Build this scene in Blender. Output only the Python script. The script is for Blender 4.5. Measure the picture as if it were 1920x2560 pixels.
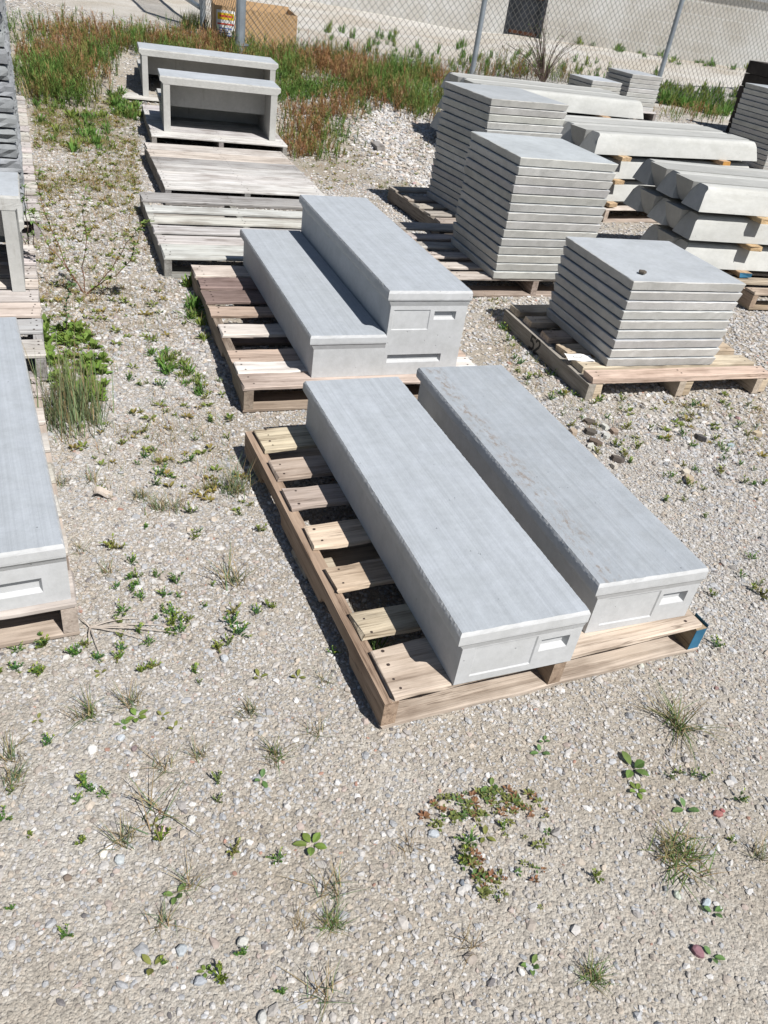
import bpy, math, random
import numpy as np
from mathutils import Matrix, Vector, noise as mnoise

random.seed(7); RNG = np.random.default_rng(7)
for o in list(bpy.data.objects): bpy.data.objects.remove(o)
scene = bpy.context.scene
COL = scene.collection

# ------------------------------------------------------------------ camera
CH, CTH, CRO, CF = 1.4476, 0.6091, 0.1635, 1968.96
_fw = np.array([0, math.cos(CTH), -math.sin(CTH)]); _rt = np.array([1., 0, 0]); _up = np.cross(_rt, _fw)
CR = _rt*math.cos(CRO)+_up*math.sin(CRO); CU = -_rt*math.sin(CRO)+_up*math.cos(CRO)
cd = bpy.data.cameras.new('camera'); cam = bpy.data.objects.new('camera', cd); COL.objects.link(cam)
cd.sensor_width = 36; cd.lens = CF/2560*36; cd.clip_start = .05; cd.clip_end = 500
cam.matrix_world = Matrix(((CR[0], CU[0], -_fw[0], 0), (CR[1], CU[1], -_fw[1], 0), (CR[2], CU[2], -_fw[2], CH), (0, 0, 0, 1)))
scene.camera = cam

# ------------------------------------------------------------------ light
SUNV = Vector((.559, -.509, 1)).normalized()
w = bpy.data.worlds.new('World'); scene.world = w; w.use_nodes = True
nt = w.node_tree; bg = nt.nodes['Background']
sky = nt.nodes.new('ShaderNodeTexSky'); sky.sky_type = 'NISHITA'; sky.sun_disc = False
sky.sun_elevation = math.asin(SUNV.z); sky.sun_rotation = math.atan2(SUNV.x, SUNV.y)
sky.air_density = 1.0; sky.dust_density = .6; sky.ozone_density = 1.2
nt.links.new(sky.outputs[0], bg.inputs[0]); bg.inputs[1].default_value = .046
sl = bpy.data.lights.new('sun', 'SUN'); sl.energy = 5.0; sl.angle = math.radians(.53); sl.color = (1, .965, .92)
so = bpy.data.objects.new('sun', sl); COL.objects.link(so); so.rotation_euler = SUNV.to_track_quat('Z', 'Y').to_euler()
vs = scene.view_settings; vs.view_transform = 'Standard'; vs.look = 'None'; vs.exposure = .42; vs.gamma = 1
scene.cycles.max_bounces = 4; scene.cycles.diffuse_bounces = 2

# ------------------------------------------------------------------ terrain
def tz(x, y):
    x = np.asarray(x, float); y = np.asarray(y, float)
    s = np.maximum(0, y-6.9+.25*np.sin(x*.9)); r = .15*s*s/(s+.25)
    r = -np.log(np.exp(-14*np.minimum(r, 3))+math.exp(-14*.44))/14+math.log(1+math.exp(-14*.44))/14*np.exp(-14*np.minimum(r, 3))
    r = r*np.clip(1-.12*np.maximum(0, x-1), .35, 1)
    t = np.clip((y-12)/4, 0, 1); t = t*t*(3-2*t)
    r = r+.088*np.clip(x, 0, 9)*t
    bump = .006*np.sin(2.1*x+1.3*y)*np.sin(1.7*y-.6*x)+.004*np.sin(5.3*x+.7)*np.sin(4.1*y)
    return r+bump*np.clip((y-.3)*.6, 0, 1)-.003
def ray(px, py): return _fw+CR*(px-960)/CF-CU*(py-1280)/CF
def at(px, py, z=None):          # a photo pixel turned into the point of the ground (or of the level z) it shows
    d = ray(px, py)
    if z is not None:
        t = (z-CH)/d[2]; return np.array([0, 0, CH])+d*t
    if d[2] > -.004: d = np.array([d[0], d[1], -.004])
    t = .5
    while t < 60:
        p = np.array([0, 0, CH])+d*t
        if p[2] < tz(p[0], p[1]): break
        t += .02 if t < 16 else .1
    lo, hi = t-.1, t
    for _ in range(14):
        m = (lo+hi)/2; p = np.array([0, 0, CH])+d*m
        if p[2] < tz(p[0], p[1]): hi = m
        else: lo = m
    return p

# ------------------------------------------------------------------ materials
def new_mat(name, rough=.85, spec=.3):
    m = bpy.data.materials.new(name); m.use_nodes = True
    b = m.node_tree.nodes['Principled BSDF']; b.inputs['Roughness'].default_value = rough
    b.inputs['Specular IOR Level'].default_value = spec
    return m, m.node_tree, b
def N(nt, t, **kw):
    n = nt.nodes.new(t)
    for k, v in kw.items():
        if k in n.inputs: n.inputs[k].default_value = v
        else: setattr(n, k, v)
    return n
def L(nt, a, b): nt.links.new(a, b)
def ramp(nt, fac, stops):
    r = nt.nodes.new('ShaderNodeValToRGB'); e = r.color_ramp.elements
    while len(e) < len(stops): e.new(.5)
    for i, (p, c) in enumerate(stops): e[i].position = p; e[i].color = (*c, 1) if len(c) == 3 else c
    L(nt, fac, r.inputs[0]); return r.outputs[0]
def mix(nt, mode, fac, a, b):
    m = nt.nodes.new('ShaderNodeMixRGB'); m.blend_type = mode
    for s, v in ((m.inputs[0], fac), (m.inputs[1], a), (m.inputs[2], b)):
        if hasattr(v, 'is_linked') or hasattr(v, 'links'): L(nt, v, s)
        elif isinstance(v, (int, float)): s.default_value = v if s.type == 'VALUE' else (v, v, v, 1)
        else: s.default_value = (*v, 1)
    return m.outputs[0]
def coords(nt, scale=(1, 1, 1), rnd=True):
    tc = N(nt, 'ShaderNodeTexCoord'); mp = N(nt, 'ShaderNodeMapping'); mp.inputs['Scale'].default_value = scale
    if rnd:
        oi = N(nt, 'ShaderNodeObjectInfo'); va = N(nt, 'ShaderNodeVectorMath', operation='SCALE'); va.inputs[0].default_value = (37, 17, 23)
        L(nt, oi.outputs['Random'], va.inputs['Scale']); ad = N(nt, 'ShaderNodeVectorMath', operation='ADD')
        L(nt, tc.outputs['Object'], ad.inputs[0]); L(nt, va.outputs[0], ad.inputs[1]); L(nt, ad.outputs[0], mp.inputs[0])
    else: L(nt, tc.outputs['Object'], mp.inputs[0])
    return mp.outputs[0]
def noise(nt, vec, scale, detail=4, rough=.55, dist=0):
    n = N(nt, 'ShaderNodeTexNoise'); n.inputs['Scale'].default_value = scale; n.inputs['Detail'].default_value = detail
    n.inputs['Roughness'].default_value = rough; n.inputs['Distortion'].default_value = dist; L(nt, vec, n.inputs['Vector']); return n.outputs['Fac']
def bump(nt, b, h, strength, dist, prev=None):
    n = N(nt, 'ShaderNodeBump'); n.inputs['Strength'].default_value = strength; n.inputs['Distance'].default_value = dist
    L(nt, h, n.inputs['Height'])
    if prev is not None: L(nt, prev, n.inputs['Normal'])
    L(nt, n.outputs[0], b.inputs['Normal']); return n.outputs[0]

def concrete(name, base, broom=None, mott=.12, stain=None, pits=True, bs=.5, sedge=False):
    m, nt, b = new_mat(name, .8, .35)
    v = coords(nt)
    n1 = noise(nt, v, 3.2, 5, .6, .4); n2 = noise(nt, v, 45, 4, .7); n3 = noise(nt, v, 14, 3, .6)
    c = mix(nt, 'MULTIPLY', 1, base, ramp(nt, n1, [(.3, (1-mott,)*3), (.7, (1+mott*.4,)*3)]))
    c = mix(nt, 'MULTIPLY', 1, c, ramp(nt, n2, [(.3, (.93,)*3), (.7, (1.05,)*3)]))
    c = mix(nt, 'MULTIPLY', 1, c, ramp(nt, n3, [(.35, (.95, .95, .94)), (.65, (1.03, 1.03, 1.03))]))
    oi = N(nt, 'ShaderNodeObjectInfo'); c = mix(nt, 'MULTIPLY', 1, c, oi.outputs['Color'])
    h = n2
    if broom is not None:
        vb = coords(nt, broom); nb = noise(nt, vb, 1, 5, .75)
        nb2 = noise(nt, coords(nt, tuple(q*.3 for q in broom)), 1, 2, .6)
        c = mix(nt, 'MULTIPLY', 1, c, ramp(nt, nb, [(.36, (.91,)*3), (.5, (.99,)*3), (.64, (1.04,)*3)]))
        c = mix(nt, 'MULTIPLY', 1, c, ramp(nt, nb2, [(.35, (.955,)*3), (.65, (1.03,)*3)]))
        p = bump(nt, b, nb, .5, .002)
    else: p = None
    if pits:
        vo = N(nt, 'ShaderNodeTexVoronoi'); vo.inputs['Scale'].default_value = 38; L(nt, v, vo.inputs['Vector'])
        pm = ramp(nt, vo.outputs['Distance'], [(.06, (0, 0, 0)), (.10, (1, 1, 1))])
        sel = ramp(nt, noise(nt, v, 9, 1), [(.56, (1, 1, 1)), (.6, (0, 0, 0))])
        pm2 = mix(nt, 'LIGHTEN', 1, pm, sel)
        c = mix(nt, 'MULTIPLY', 1, c, mix(nt, 'MIX', .62, pm2, (1, 1, 1)))
        p = bump(nt, b, pm2, .6, .002, p)
    if stain:
        sc, thr, colr, amt = stain
        st = ramp(nt, noise(nt, coords(nt, sc), 1, 6, .7), [(thr, (0, 0, 0)), (thr+.12, (amt,)*3)])
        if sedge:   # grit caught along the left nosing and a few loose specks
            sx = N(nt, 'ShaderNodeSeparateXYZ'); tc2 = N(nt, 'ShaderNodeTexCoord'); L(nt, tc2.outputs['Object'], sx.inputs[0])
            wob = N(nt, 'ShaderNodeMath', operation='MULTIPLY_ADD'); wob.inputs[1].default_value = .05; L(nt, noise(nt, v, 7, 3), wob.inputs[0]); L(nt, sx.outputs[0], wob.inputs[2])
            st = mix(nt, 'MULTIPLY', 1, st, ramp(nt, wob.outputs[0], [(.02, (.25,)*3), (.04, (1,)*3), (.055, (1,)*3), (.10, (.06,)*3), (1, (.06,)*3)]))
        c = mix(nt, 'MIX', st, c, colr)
    p = bump(nt, b, noise(nt, v, 170, 3, .7), bs, .0015, p)
    bump(nt, b, n1, .3, .008, p)
    L(nt, c, b.inputs['Base Color']); return m

M = {}
M['tread'] = concrete('broomed concrete', (.35, .378, .41), (150, .7, 12), .04)
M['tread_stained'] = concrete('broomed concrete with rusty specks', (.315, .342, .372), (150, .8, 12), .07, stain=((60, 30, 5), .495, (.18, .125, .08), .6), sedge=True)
M['riser'] = concrete('smooth cast concrete', (.465, .475, .485), None, .08, bs=.25)
M['slab'] = concrete('cast slab concrete', (.49, .49, .475), None, .18, stain=((3, 3, 16), .57, (.38, .37, .335), .6))
M['slabtop'] = concrete('trowelled slab top', (.40, .428, .458), None, .16, bs=.9)
M['curb'] = concrete('pale cast concrete', (.45, .455, .445), None, .14, stain=((2.5, 8, 11), .56, (.35, .345, .315), .5))
M['hollow'] = concrete('weathered cast concrete', (.42, .42, .405), None, .12, stain=((26, 5, 2.2), .60, (.22, .205, .18), .55))
M['rockface'] = concrete('rock faced concrete', (.27, .285, .30), None, .25, pits=False, bs=1)

def wood(name, dark=.5):
    m, nt, b = new_mat(name, .82, .25)
    v = coords(nt, (1, 1, 1)); g = noise(nt, coords(nt, (2.2, 42, 60)), 1, 6, .72, .5); g2 = noise(nt, coords(nt, (5, 150, 150)), 1, 3, .6)
    oi = N(nt, 'ShaderNodeObjectInfo')
    c = mix(nt, 'MULTIPLY', 1, oi.outputs['Color'], ramp(nt, g, [(.3, (1-dark, 1-dark*1.08, 1-dark*1.15)), (.48, (.93, .92, .91)), (.68, (1.14, 1.14, 1.14))]))
    c = mix(nt, 'MULTIPLY', 1, c, ramp(nt, g2, [(.3, (.85,)*3), (.7, (1.08,)*3)]))
    bl = noise(nt, coords(nt, (4, 9, 9)), 1, 4, .6)
    c = mix(nt, 'MULTIPLY', 1, c, ramp(nt, bl, [(.32, (.66, .63, .61)), (.52, (1, 1, 1)), (.75, (1.07, 1.05, 1.02))]))
    cr = ramp(nt, noise(nt, coords(nt, (1.1, 30, 20)), 1, 5, .6, .3), [(.485, (1, 1, 1)), (.5, (.3, .26, .24)), (.515, (1, 1, 1))])
    sel = ramp(nt, noise(nt, coords(nt, (1.6, 5, 5)), 1, 2), [(.5, (1, 1, 1)), (.58, (0, 0, 0))])
    c = mix(nt, 'MULTIPLY', .8, c, mix(nt, 'LIGHTEN', 1, cr, sel))
    L(nt, c, b.inputs['Base Color']); p = bump(nt, b, g, .6, .004); bump(nt, b, g2, .5, .0015, p); return m
M['wood'] = wood('sawn pallet wood', .55); M['greywood'] = wood('weathered grey wood', .46)
def plain(name, c, rough=.7, spec=.3, metal=0, var=0):
    m, nt, b = new_mat(name, rough, spec); b.inputs['Metallic'].default_value = metal
    if var:
        cc = mix(nt, 'MULTIPLY', 1, c, ramp(nt, noise(nt, coords(nt), 8, 5, .6), [(.3, (1-var,)*3), (.7, (1+var*.5,)*3)])); L(nt, cc, b.inputs['Base Color'])
    else: b.inputs['Base Color'].default_value = (*c, 1)
    return m
M['nail'] = plain('rusty nail', (.05, .035, .03)); M['paint'] = plain('black spray paint', (.02, .02, .02), .6)
M['blue'] = plain('blue painted end grain', (.035, .14, .24), .75, .2, 0, .5); M['orange'] = plain('orange end grain', (.50, .26, .07), .7, var=.3)
M['paper'] = plain('white paper', (.75, .75, .74), .6); M['galv'] = plain('galvanised steel', (.30, .34, .38), .45, .5, .5, .25)
M['wire'] = plain('chain link wire', (.16, .16, .15), .5, .5, .3); M['card'] = plain('brown cardboard', (.50, .33, .18), .8, .2, 0, .12)
M['yellow'] = plain('yellow print', (.75, .5, .03)); M['red'] = plain('red print', (.6, .09, .05)); M['bluep'] = plain('blue print', (.08, .16, .5))
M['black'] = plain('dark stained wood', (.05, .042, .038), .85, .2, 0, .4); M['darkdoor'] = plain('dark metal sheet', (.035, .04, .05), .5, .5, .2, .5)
M['rust'] = plain('rusty steel', (.12, .055, .035), .8, .2, 0, .5); M['twig'] = plain('bare twig bark', (.10, .07, .06)); M['redstem'] = plain('red weed stem', (.17, .08, .05)); M['graystick'] = plain('dead grey stalks', (.42, .37, .32))

def attr_mat(name, rough=.8, bs=0, trans=0):
    m, nt, b = new_mat(name, rough, .25)
    a = N(nt, 'ShaderNodeAttribute'); a.attribute_name = 'Col'
    c = a.outputs['Color']
    if bs:
        v = coords(nt, rnd=False); c = mix(nt, 'MULTIPLY', 1, c, ramp(nt, noise(nt, v, 160, 3, .7), [(.3, (.84,)*3), (.7, (1.08,)*3)])); bump(nt, b, noise(nt, v, 260, 3, .7), bs, .002)
    L(nt, c, b.inputs['Base Color'])
    if trans:
        tr = N(nt, 'ShaderNodeBsdfTranslucent'); L(nt, c, tr.inputs[0]); mx = N(nt, 'ShaderNodeMixShader'); mx.inputs[0].default_value = trans
        out = nt.nodes['Material Output']; L(nt, b.outputs[0], mx.inputs[1]); L(nt, tr.outputs[0], mx.inputs[2]); L(nt, mx.outputs[0], out.inputs[0])
    return m
M['stone'] = attr_mat('gravel stone', .85, .5); M['leaf'] = attr_mat('leaf', .65, 0, .3)

def ground_mat():
    m, nt, b = new_mat('crushed limestone gravel', .9, .2)
    v = coords(nt, rnd=False)
    c = None; p = None
    base = ramp(nt, noise(nt, v, 1.3, 5, .6), [(.3, (.335, .318, .29)), (.5, (.385, .37, .345)), (.7, (.42, .41, .39))])
    c = mix(nt, 'MULTIPLY', 1, base, ramp(nt, noise(nt, v, 320, 4, .75), [(.3, (.72,)*3), (.7, (1.22,)*3)]))
    for sc, am, dist in ((230, .5, .0018), (120, .6, .0028)):
        dv = N(nt, 'ShaderNodeVectorMath', operation='ADD'); nn = N(nt, 'ShaderNodeTexNoise'); nn.inputs['Scale'].default_value = sc*.7; L(nt, v, nn.inputs['Vector'])
        s2 = N(nt, 'ShaderNodeVectorMath', operation='SCALE'); s2.inputs['Scale'].default_value = .6/sc; L(nt, nn.outputs['Color'], s2.inputs[0])
        L(nt, v, dv.inputs[0]); L(nt, s2.outputs[0], dv.inputs[1])
        vo = N(nt, 'ShaderNodeTexVoronoi'); vo.inputs['Scale'].default_value = sc; L(nt, dv.outputs[0], vo.inputs['Vector'])
        cc = ramp(nt, vo.outputs['Color'], [(.1, (.62, .60, .58)), (.4, (.92, .9, .86)), (.6, (1.05, 1.0, .94)), (.8, (1.2, 1.2, 1.18))])
        c = mix(nt, 'MULTIPLY', am, c, cc)
        dd = ramp(nt, vo.outputs['Distance'], [(0, (1, 1, 1)), (.35, (.8,)*3), (.7, (0, 0, 0))])
        p = bump(nt, b, dd, .6, dist, p)
    # broad patches: cleaner pale stone against sandier earth
    pt = ramp(nt, noise(nt, v, .8, 4, .55, .5), [(.4, (1, 1, 1)), (.62, (.84, .79, .72))])
    c = mix(nt, 'MULTIPLY', 1, c, pt)
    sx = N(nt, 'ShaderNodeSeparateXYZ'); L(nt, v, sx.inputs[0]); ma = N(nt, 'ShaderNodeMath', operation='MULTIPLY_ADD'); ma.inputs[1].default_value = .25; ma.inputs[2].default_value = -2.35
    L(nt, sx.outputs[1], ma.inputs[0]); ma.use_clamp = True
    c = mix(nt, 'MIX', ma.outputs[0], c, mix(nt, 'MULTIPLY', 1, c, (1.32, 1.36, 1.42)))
    bump(nt, b, noise(nt, v, 400, 3, .7), .5, .002, p)
    L(nt, c, b.inputs['Base Color']); return m
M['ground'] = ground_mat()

def wall_mat():
    m, nt, b = new_mat('whitewashed block', .85, .2)
    tc = N(nt, 'ShaderNodeTexCoord'); sp = N(nt, 'ShaderNodeSeparateXYZ'); L(nt, tc.outputs['Object'], sp.inputs[0])
    cb = N(nt, 'ShaderNodeCombineXYZ'); L(nt, sp.outputs[0], cb.inputs[0]); L(nt, sp.outputs[2], cb.inputs[1])
    br = N(nt, 'ShaderNodeTexBrick'); L(nt, cb.outputs[0], br.inputs['Vector']); br.inputs['Scale'].default_value = 1
    br.inputs['Brick Width'].default_value = .39; br.inputs['Row Height'].default_value = .19; br.inputs['Mortar Size'].default_value = .006
    br.inputs['Color1'].default_value = (.66, .63, .58, 1); br.inputs['Color2'].default_value = (.70, .675, .63, 1); br.inputs['Mortar'].default_value = (.8, .79, .77, 1)
    v = coords(nt, rnd=False)
    c = mix(nt, 'MIX', ramp(nt, noise(nt, v, .55, 5, .6, .6), [(.38, (0, 0, 0)), (.58, (.95,)*3)]), br.outputs['Color'], (.84, .84, .83))
    c = mix(nt, 'MULTIPLY', 1, c, ramp(nt, noise(nt, v, 3, 5, .6), [(.3, (.86, .84, .8)), (.7, (1.04,)*3)]))
    c = mix(nt, 'MIX', .12, c, br.outputs['Color'])
    L(nt, c, b.inputs['Base Color']); bump(nt, b, br.outputs['Fac'], -.3, .006); return m
M['wall'] = wall_mat()

# ------------------------------------------------------------------ mesh and object helpers
def mk(name, verts, faces, mats, parent=None, matidx=None, color=None, smooth=False, loc=None, rot=None, mat=None):
    me = bpy.data.meshes.new(name); me.from_pydata([tuple(map(float, v)) for v in verts], [], faces); me.update()
    for mm in (mats if isinstance(mats, (list, tuple)) else [mats]): me.materials.append(M[mm])
    if matidx is not None: me.polygons.foreach_set('material_index', matidx)
    if smooth: me.polygons.foreach_set('use_smooth', [True]*len(me.polygons))
    o = bpy.data.objects.new(name, me); COL.objects.link(o)
    if parent: o.parent = parent
    if mat is not None: o.matrix_local = mat
    if loc is not None: o.location = loc
    if rot is not None: o.rotation_euler = rot
    if color: o.color = (*color, 1)
    return o
def thing(name, label, cat, loc=(0, 0, 0), rz=0, group=None, rot=None):
    o = bpy.data.objects.new(name, None); COL.objects.link(o); o.empty_display_size = .1
    o.location = loc; o.rotation_euler = rot or (0, 0, rz); return tag(o, label, cat, group)
def tag(o, label=None, cat=None, group=None, kind=None):
    if label: o['label'] = label
    if cat: o['category'] = cat
    if group: o['group'] = group
    if kind: o['kind'] = kind
    return o
def fast_mesh(name, V, F, mat, cols=None, smooth=False):      # V (n,3), F (m,k) arrays
    V = np.asarray(V, np.float32); F = np.asarray(F, np.int32); k = F.shape[1]
    me = bpy.data.meshes.new(name); me.vertices.add(len(V)); me.vertices.foreach_set('co', V.ravel())
    me.loops.add(F.size); me.loops.foreach_set('vertex_index', F.ravel())
    me.polygons.add(len(F)); me.polygons.foreach_set('loop_start', np.arange(0, F.size, k, dtype=np.int32)); me.polygons.foreach_set('loop_total', np.full(len(F), k, np.int32))
    me.update(calc_edges=True); me.materials.append(M[mat])
    if cols is not None:
        a = me.color_attributes.new('Col', 'FLOAT_COLOR', 'POINT'); c = np.ones((len(V), 4), np.float32); c[:, :3] = cols; a.data.foreach_set('color', c.ravel())
    me.polygons.foreach_set('use_smooth', np.full(len(F), smooth))
    return me
def link_me(name, me, loc=(0, 0, 0), rz=0, sc=1, parent=None):
    o = bpy.data.objects.new(name, me); COL.objects.link(o); o.location = loc; o.rotation_euler = (0, 0, rz); o.scale = (sc,)*3 if np.isscalar(sc) else sc
    if parent: o.parent = parent
    return o
class MB:
    def __init__(s): s.v = []; s.f = []; s.mi = []
    def quad(s, a, b, c, d, mi=0):
        i = len(s.v); s.v += [a, b, c, d]; s.f.append((i, i+1, i+2, i+3)); s.mi.append(mi)
    def box(s, x0, x1, y0, y1, z0, z1, mi=0):
        i = len(s.v); s.v += [(x0, y0, z0), (x1, y0, z0), (x1, y1, z0), (x0, y1, z0), (x0, y0, z1), (x1, y0, z1), (x1, y1, z1), (x0, y1, z1)]
        for f in ((3, 2, 1, 0), (4, 5, 6, 7), (0, 1, 5, 4), (1, 2, 6, 5), (2, 3, 7, 6), (3, 0, 4, 7)): s.f.append(tuple(i+k for k in f)); s.mi.append(mi)
    def loft(s, rings, mi=0, cap=True, capmi=None):
        n = len(rings[0]); i = len(s.v)
        for r in rings: s.v += [tuple(p) for p in r]
        for k in range(len(rings)-1):
            for j in range(n):
                a = i+k*n+j; b = i+k*n+(j+1) % n; s.f.append((a, b, b+n, a+n)); s.mi.append(mi)
        if cap:
            s.f.append(tuple(i+j for j in reversed(range(n)))); s.mi.append(mi)
            s.f.append(tuple(i+(len(rings)-1)*n+j for j in range(n))); s.mi.append(mi if capmi is None else capmi)
    def tube(s, pts, r, n=6, mi=0):
        rings = []
        for k, p in enumerate(pts):
            p = Vector(p); a = Vector(pts[max(0, k-1)]); b = Vector(pts[min(len(pts)-1, k+1)]); d = (b-a).normalized()
            u = d.orthogonal().normalized() if k == 0 else (u-d*u.dot(d)).normalized()
            v = d.cross(u); rr = r[k] if isinstance(r, (list, tuple)) else r
            rings.append([p+(u*math.cos(t)+v*math.sin(t))*rr for t in [2*math.pi*q/n for q in range(n)]])
        s.loft(rings, mi)
    def build(s, name, mats, parent=None, **kw): return mk(name, s.v, s.f, mats, parent, matidx=s.mi, **kw)
def rect_ring(x0, x1, y0, y1, z, nx, ny, j=0.0, rnd=random):
    pts = []
    J = lambda: rnd.uniform(-j, j)
    for k in range(nx): pts.append((x0+(x1-x0)*k/nx, y0+J(), z))
    for k in range(ny): pts.append((x1+J(), y0+(y1-y0)*k/ny, z))
    for k in range(nx): pts.append((x1-(x1-x0)*k/nx, y1+J(), z))
    for k in range(ny): pts.append((x0+J(), y1-(y1-y0)*k/ny, z))
    return pts

# ------------------------------------------------------------------ ground sheet
def build_ground():
    def axis(segs):
        out = []
        for a, b, st in segs: out += list(np.arange(a, b, st))
        return np.array(out+[segs[-1][1]])
    X = axis([(-120, -20, 10), (-20, -6, 1), (-6, 7, .08), (7, 20, 1), (20, 120, 10)])
    Y = axis([(-30, -2, 4), (-2, .4, .3), (.4, 14, .08), (14, 24, .5), (24, 60, 4), (60, 160, 20)])
    gx, gy = np.meshgrid(X, Y); V = np.stack([gx, gy, tz(gx, gy)], -1).reshape(-1, 3); nx, ny = len(X), len(Y)
    i = np.arange(nx*ny).reshape(ny, nx)
    F = np.stack([i[:-1, :-1], i[:-1, 1:], i[1:, 1:], i[1:, :-1]], -1).reshape(-1, 4)
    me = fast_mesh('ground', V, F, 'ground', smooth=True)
    o = link_me('ground', me); tag(o, kind='structure'); o['label'] = 'pale crushed limestone ground of the storage yard'
build_ground()

# keep-out footprints (pallets) for pebbles and weeds: (x, y, yaw, w, l)
FOOT = []
def in_foot(x, y, m=0.0):
    r = np.zeros(np.shape(x), bool)
    for fx, fy, a, w_, l_ in FOOT:
        dx = x-fx; dy = y-fy; lx = math.cos(a)*dx+math.sin(a)*dy; ly = -math.sin(a)*dx+math.cos(a)*dy
        r |= (lx > -m) & (lx < w_+m) & (ly > -m) & (ly < l_+m)
    return r

# ------------------------------------------------------------------ pallets
def jit(c, s=.08):
    k = 1+random.uniform(-s, s); return tuple(max(.01, q*k*(1+random.uniform(-.03, .03))) for q in c)
def board(name, ln, wd, th, color, parent, pos, rz=0, mat='greywood', nails=True, rough=.002, endmat=None, tilt=0):
    """board centred on pos, its length along its own X"""
    mb = MB(); n = max(4, int(ln/.06)); rings = []; ch = min(.003, th*.2); sd = random.random()*50
    prof = [(-wd/2, -th/2+ch), (-wd/2+ch, -th/2), (wd/2-ch, -th/2), (wd/2, -th/2+ch), (wd/2, th/2-ch), (wd/2-ch, th/2), (-wd/2+ch, th/2), (-wd/2, th/2-ch)]
    for k in range(n+1):
        x = -ln/2+ln*k/n; e = [mnoise.noise(Vector((x*7+sd, q*3.1, 0))) for q in range(4)]
        r = []
        for q, (y, z) in enumerate(prof):
            s = 1 if y > 0 else -1
            r.append((x+(random.uniform(-.006, .005) if k in (0, n) else 0), y+s*rough*2.2*e[0 if s > 0 else 1]+random.uniform(-rough, rough)*.3, z+e[2]*.0012))
        rings.append(r)
    mb.loft(rings)
    mats = [mat]
    if endmat:
        mats.append(endmat); mb.mi[-2] = 1; mb.mi[-1] = 1
    if nails:
        mats.append('nail'); mi = len(mats)-1
        for sx in nails if isinstance(nails, (list, tuple)) else (-ln/2+.035, 0, ln/2-.035):
            for sy in ((-wd*.28, wd*.25) if wd < .12 else (-wd*.36, -wd*.12, wd*.1, wd*.36)):
                cx = sx+random.uniform(-.012, .012); cy = sy+random.uniform(-.008, .008); i = len(mb.v); rr = random.uniform(.003, .0048)
                for t in range(6): mb.v.append((cx+rr*math.cos(t*1.047), cy+rr*math.sin(t*1.047), th/2+.0012))
                mb.f.append(tuple(range(i, i+6))); mb.mi.append(mi)
    return mb.build(name, mats, parent, loc=pos, rot=(tilt, 0, rz), color=color)
def stringer(ln, wd, z0, z1, x, y0, color, parent, notch=True, mat='greywood'):
    """runs along local Y; profile with two fork notches"""
    pr = [(0, z0)]
    h = z1-z0
    if notch:
        for c in (.26, .74):
            a = ln*c-.115; b = ln*c+.115
            pr += [(a, z0), (a+.012, z0+h*.34), (a+.03, z0+h*.42), (b-.03, z0+h*.42), (b-.012, z0+h*.34), (b, z0)]
    pr += [(ln, z0), (ln, z1), (0, z1)]
    mb = MB(); A = [(-wd/2, p[0]-ln/2, p[1]-(z0+z1)/2) for p in pr]; B = [(wd/2, p[0]-ln/2, p[1]-(z0+z1)/2) for p in pr]
    # store along local X so the wood grain follows the length
    A = [(p[1], -p[0], p[2]) for p in A]; B = [(p[1], -p[0], p[2]) for p in B]
    mb.loft([A, B]); return mb.build('stringer', [mat], parent, loc=(x, y0+ln/2, (z0+z1)/2), rot=(0, 0, math.pi/2), color=color)
def pallet(label, x, y, a, W, Ln, decks, cd_, cs_, z=0, H=.106, td=.015, inset=0.0, mat='greywood', sw=.036, notch=True, group='wooden pallets in the yard', nx=3, bott=(.0, .5, 1.), cb=None, rough=.002, endmat=None, tilt=(0, 0)):
    t = thing('pallet', label, 'pallet', (x, y, z), a, group, rot=(tilt[0], tilt[1], a)); FOOT.append((x, y, a, W, Ln))
    for i, d in enumerate(decks):
        y0, y1 = d[0], d[1]; c = d[2] if len(d) > 2 else jit(cd_)
        board('deck_board', W-2*inset+random.uniform(-.006, .006), y1-y0, td, c, t, (W/2+random.uniform(-.003, .003), (y0+y1)/2, H-td/2), rz=random.uniform(-.004, .004), mat=mat, nails=(-W/2+inset+.03, 0, W/2-inset-.03), rough=rough, endmat=endmat)
    for k in range(nx):
        xx = sw/2+(W-sw)*k/(nx-1); stringer(Ln, sw, .0155, H-td-.0003, xx, 0, jit(cs_), t, notch, mat)
    for f in bott:
        wd = .13; yy = wd/2+(Ln-wd)*f
        board('bottom_board', W-.004, wd, .015, jit(cb or cs_), t, (W/2, yy, .0077), mat=mat, nails=False)
    return t
GREY = (.50, .49, .475); TAN = (.50, .40, .30); BRN = (.40, .28, .18)
TB = [jit(c, .04) for c in ((.56, .48, .37), (.42, .355, .29), (.40, .345, .305), (.58, .50, .39), (.50, .415, .32), (.47, .39, .305), (.55, .46, .37))]
PA = pallet('tan pallet closest to the camera, carrying two single concrete steps', .072, 1.203, .492, .955, 1.219,
    [(.0, .155, TB[6]), (.193, .285, TB[5]), (.372, .465, TB[4]), (.553, .655, TB[3]), (.742, .845, TB[2]), (.905, 1.012, TB[1]), (1.07, 1.205, TB[0])],
    TAN, (.31, .24, .175), inset=.022, mat='wood', rough=.005, cb=(.45, .39, .325))
PB = pallet('reddish brown pallet of mixed boards under the two tier concrete step', -.576, 2.562, .436, 1.0, 1.29,
    [(0, .112, (.50, .42, .37)), (.115, .21, (.66, .63, .60)), (.214, .318, (.44, .35, .29)), (.46, .573, (.60, .56, .52)), (.665, .761, (.42, .33, .27)), (.816, .955, (.20, .15, .135)), (.99, 1.12, (.235, .175, .16)), (1.14, 1.285, (.55, .49, .44))],
    TAN, (.29, .235, .195), rough=.005)
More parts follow.
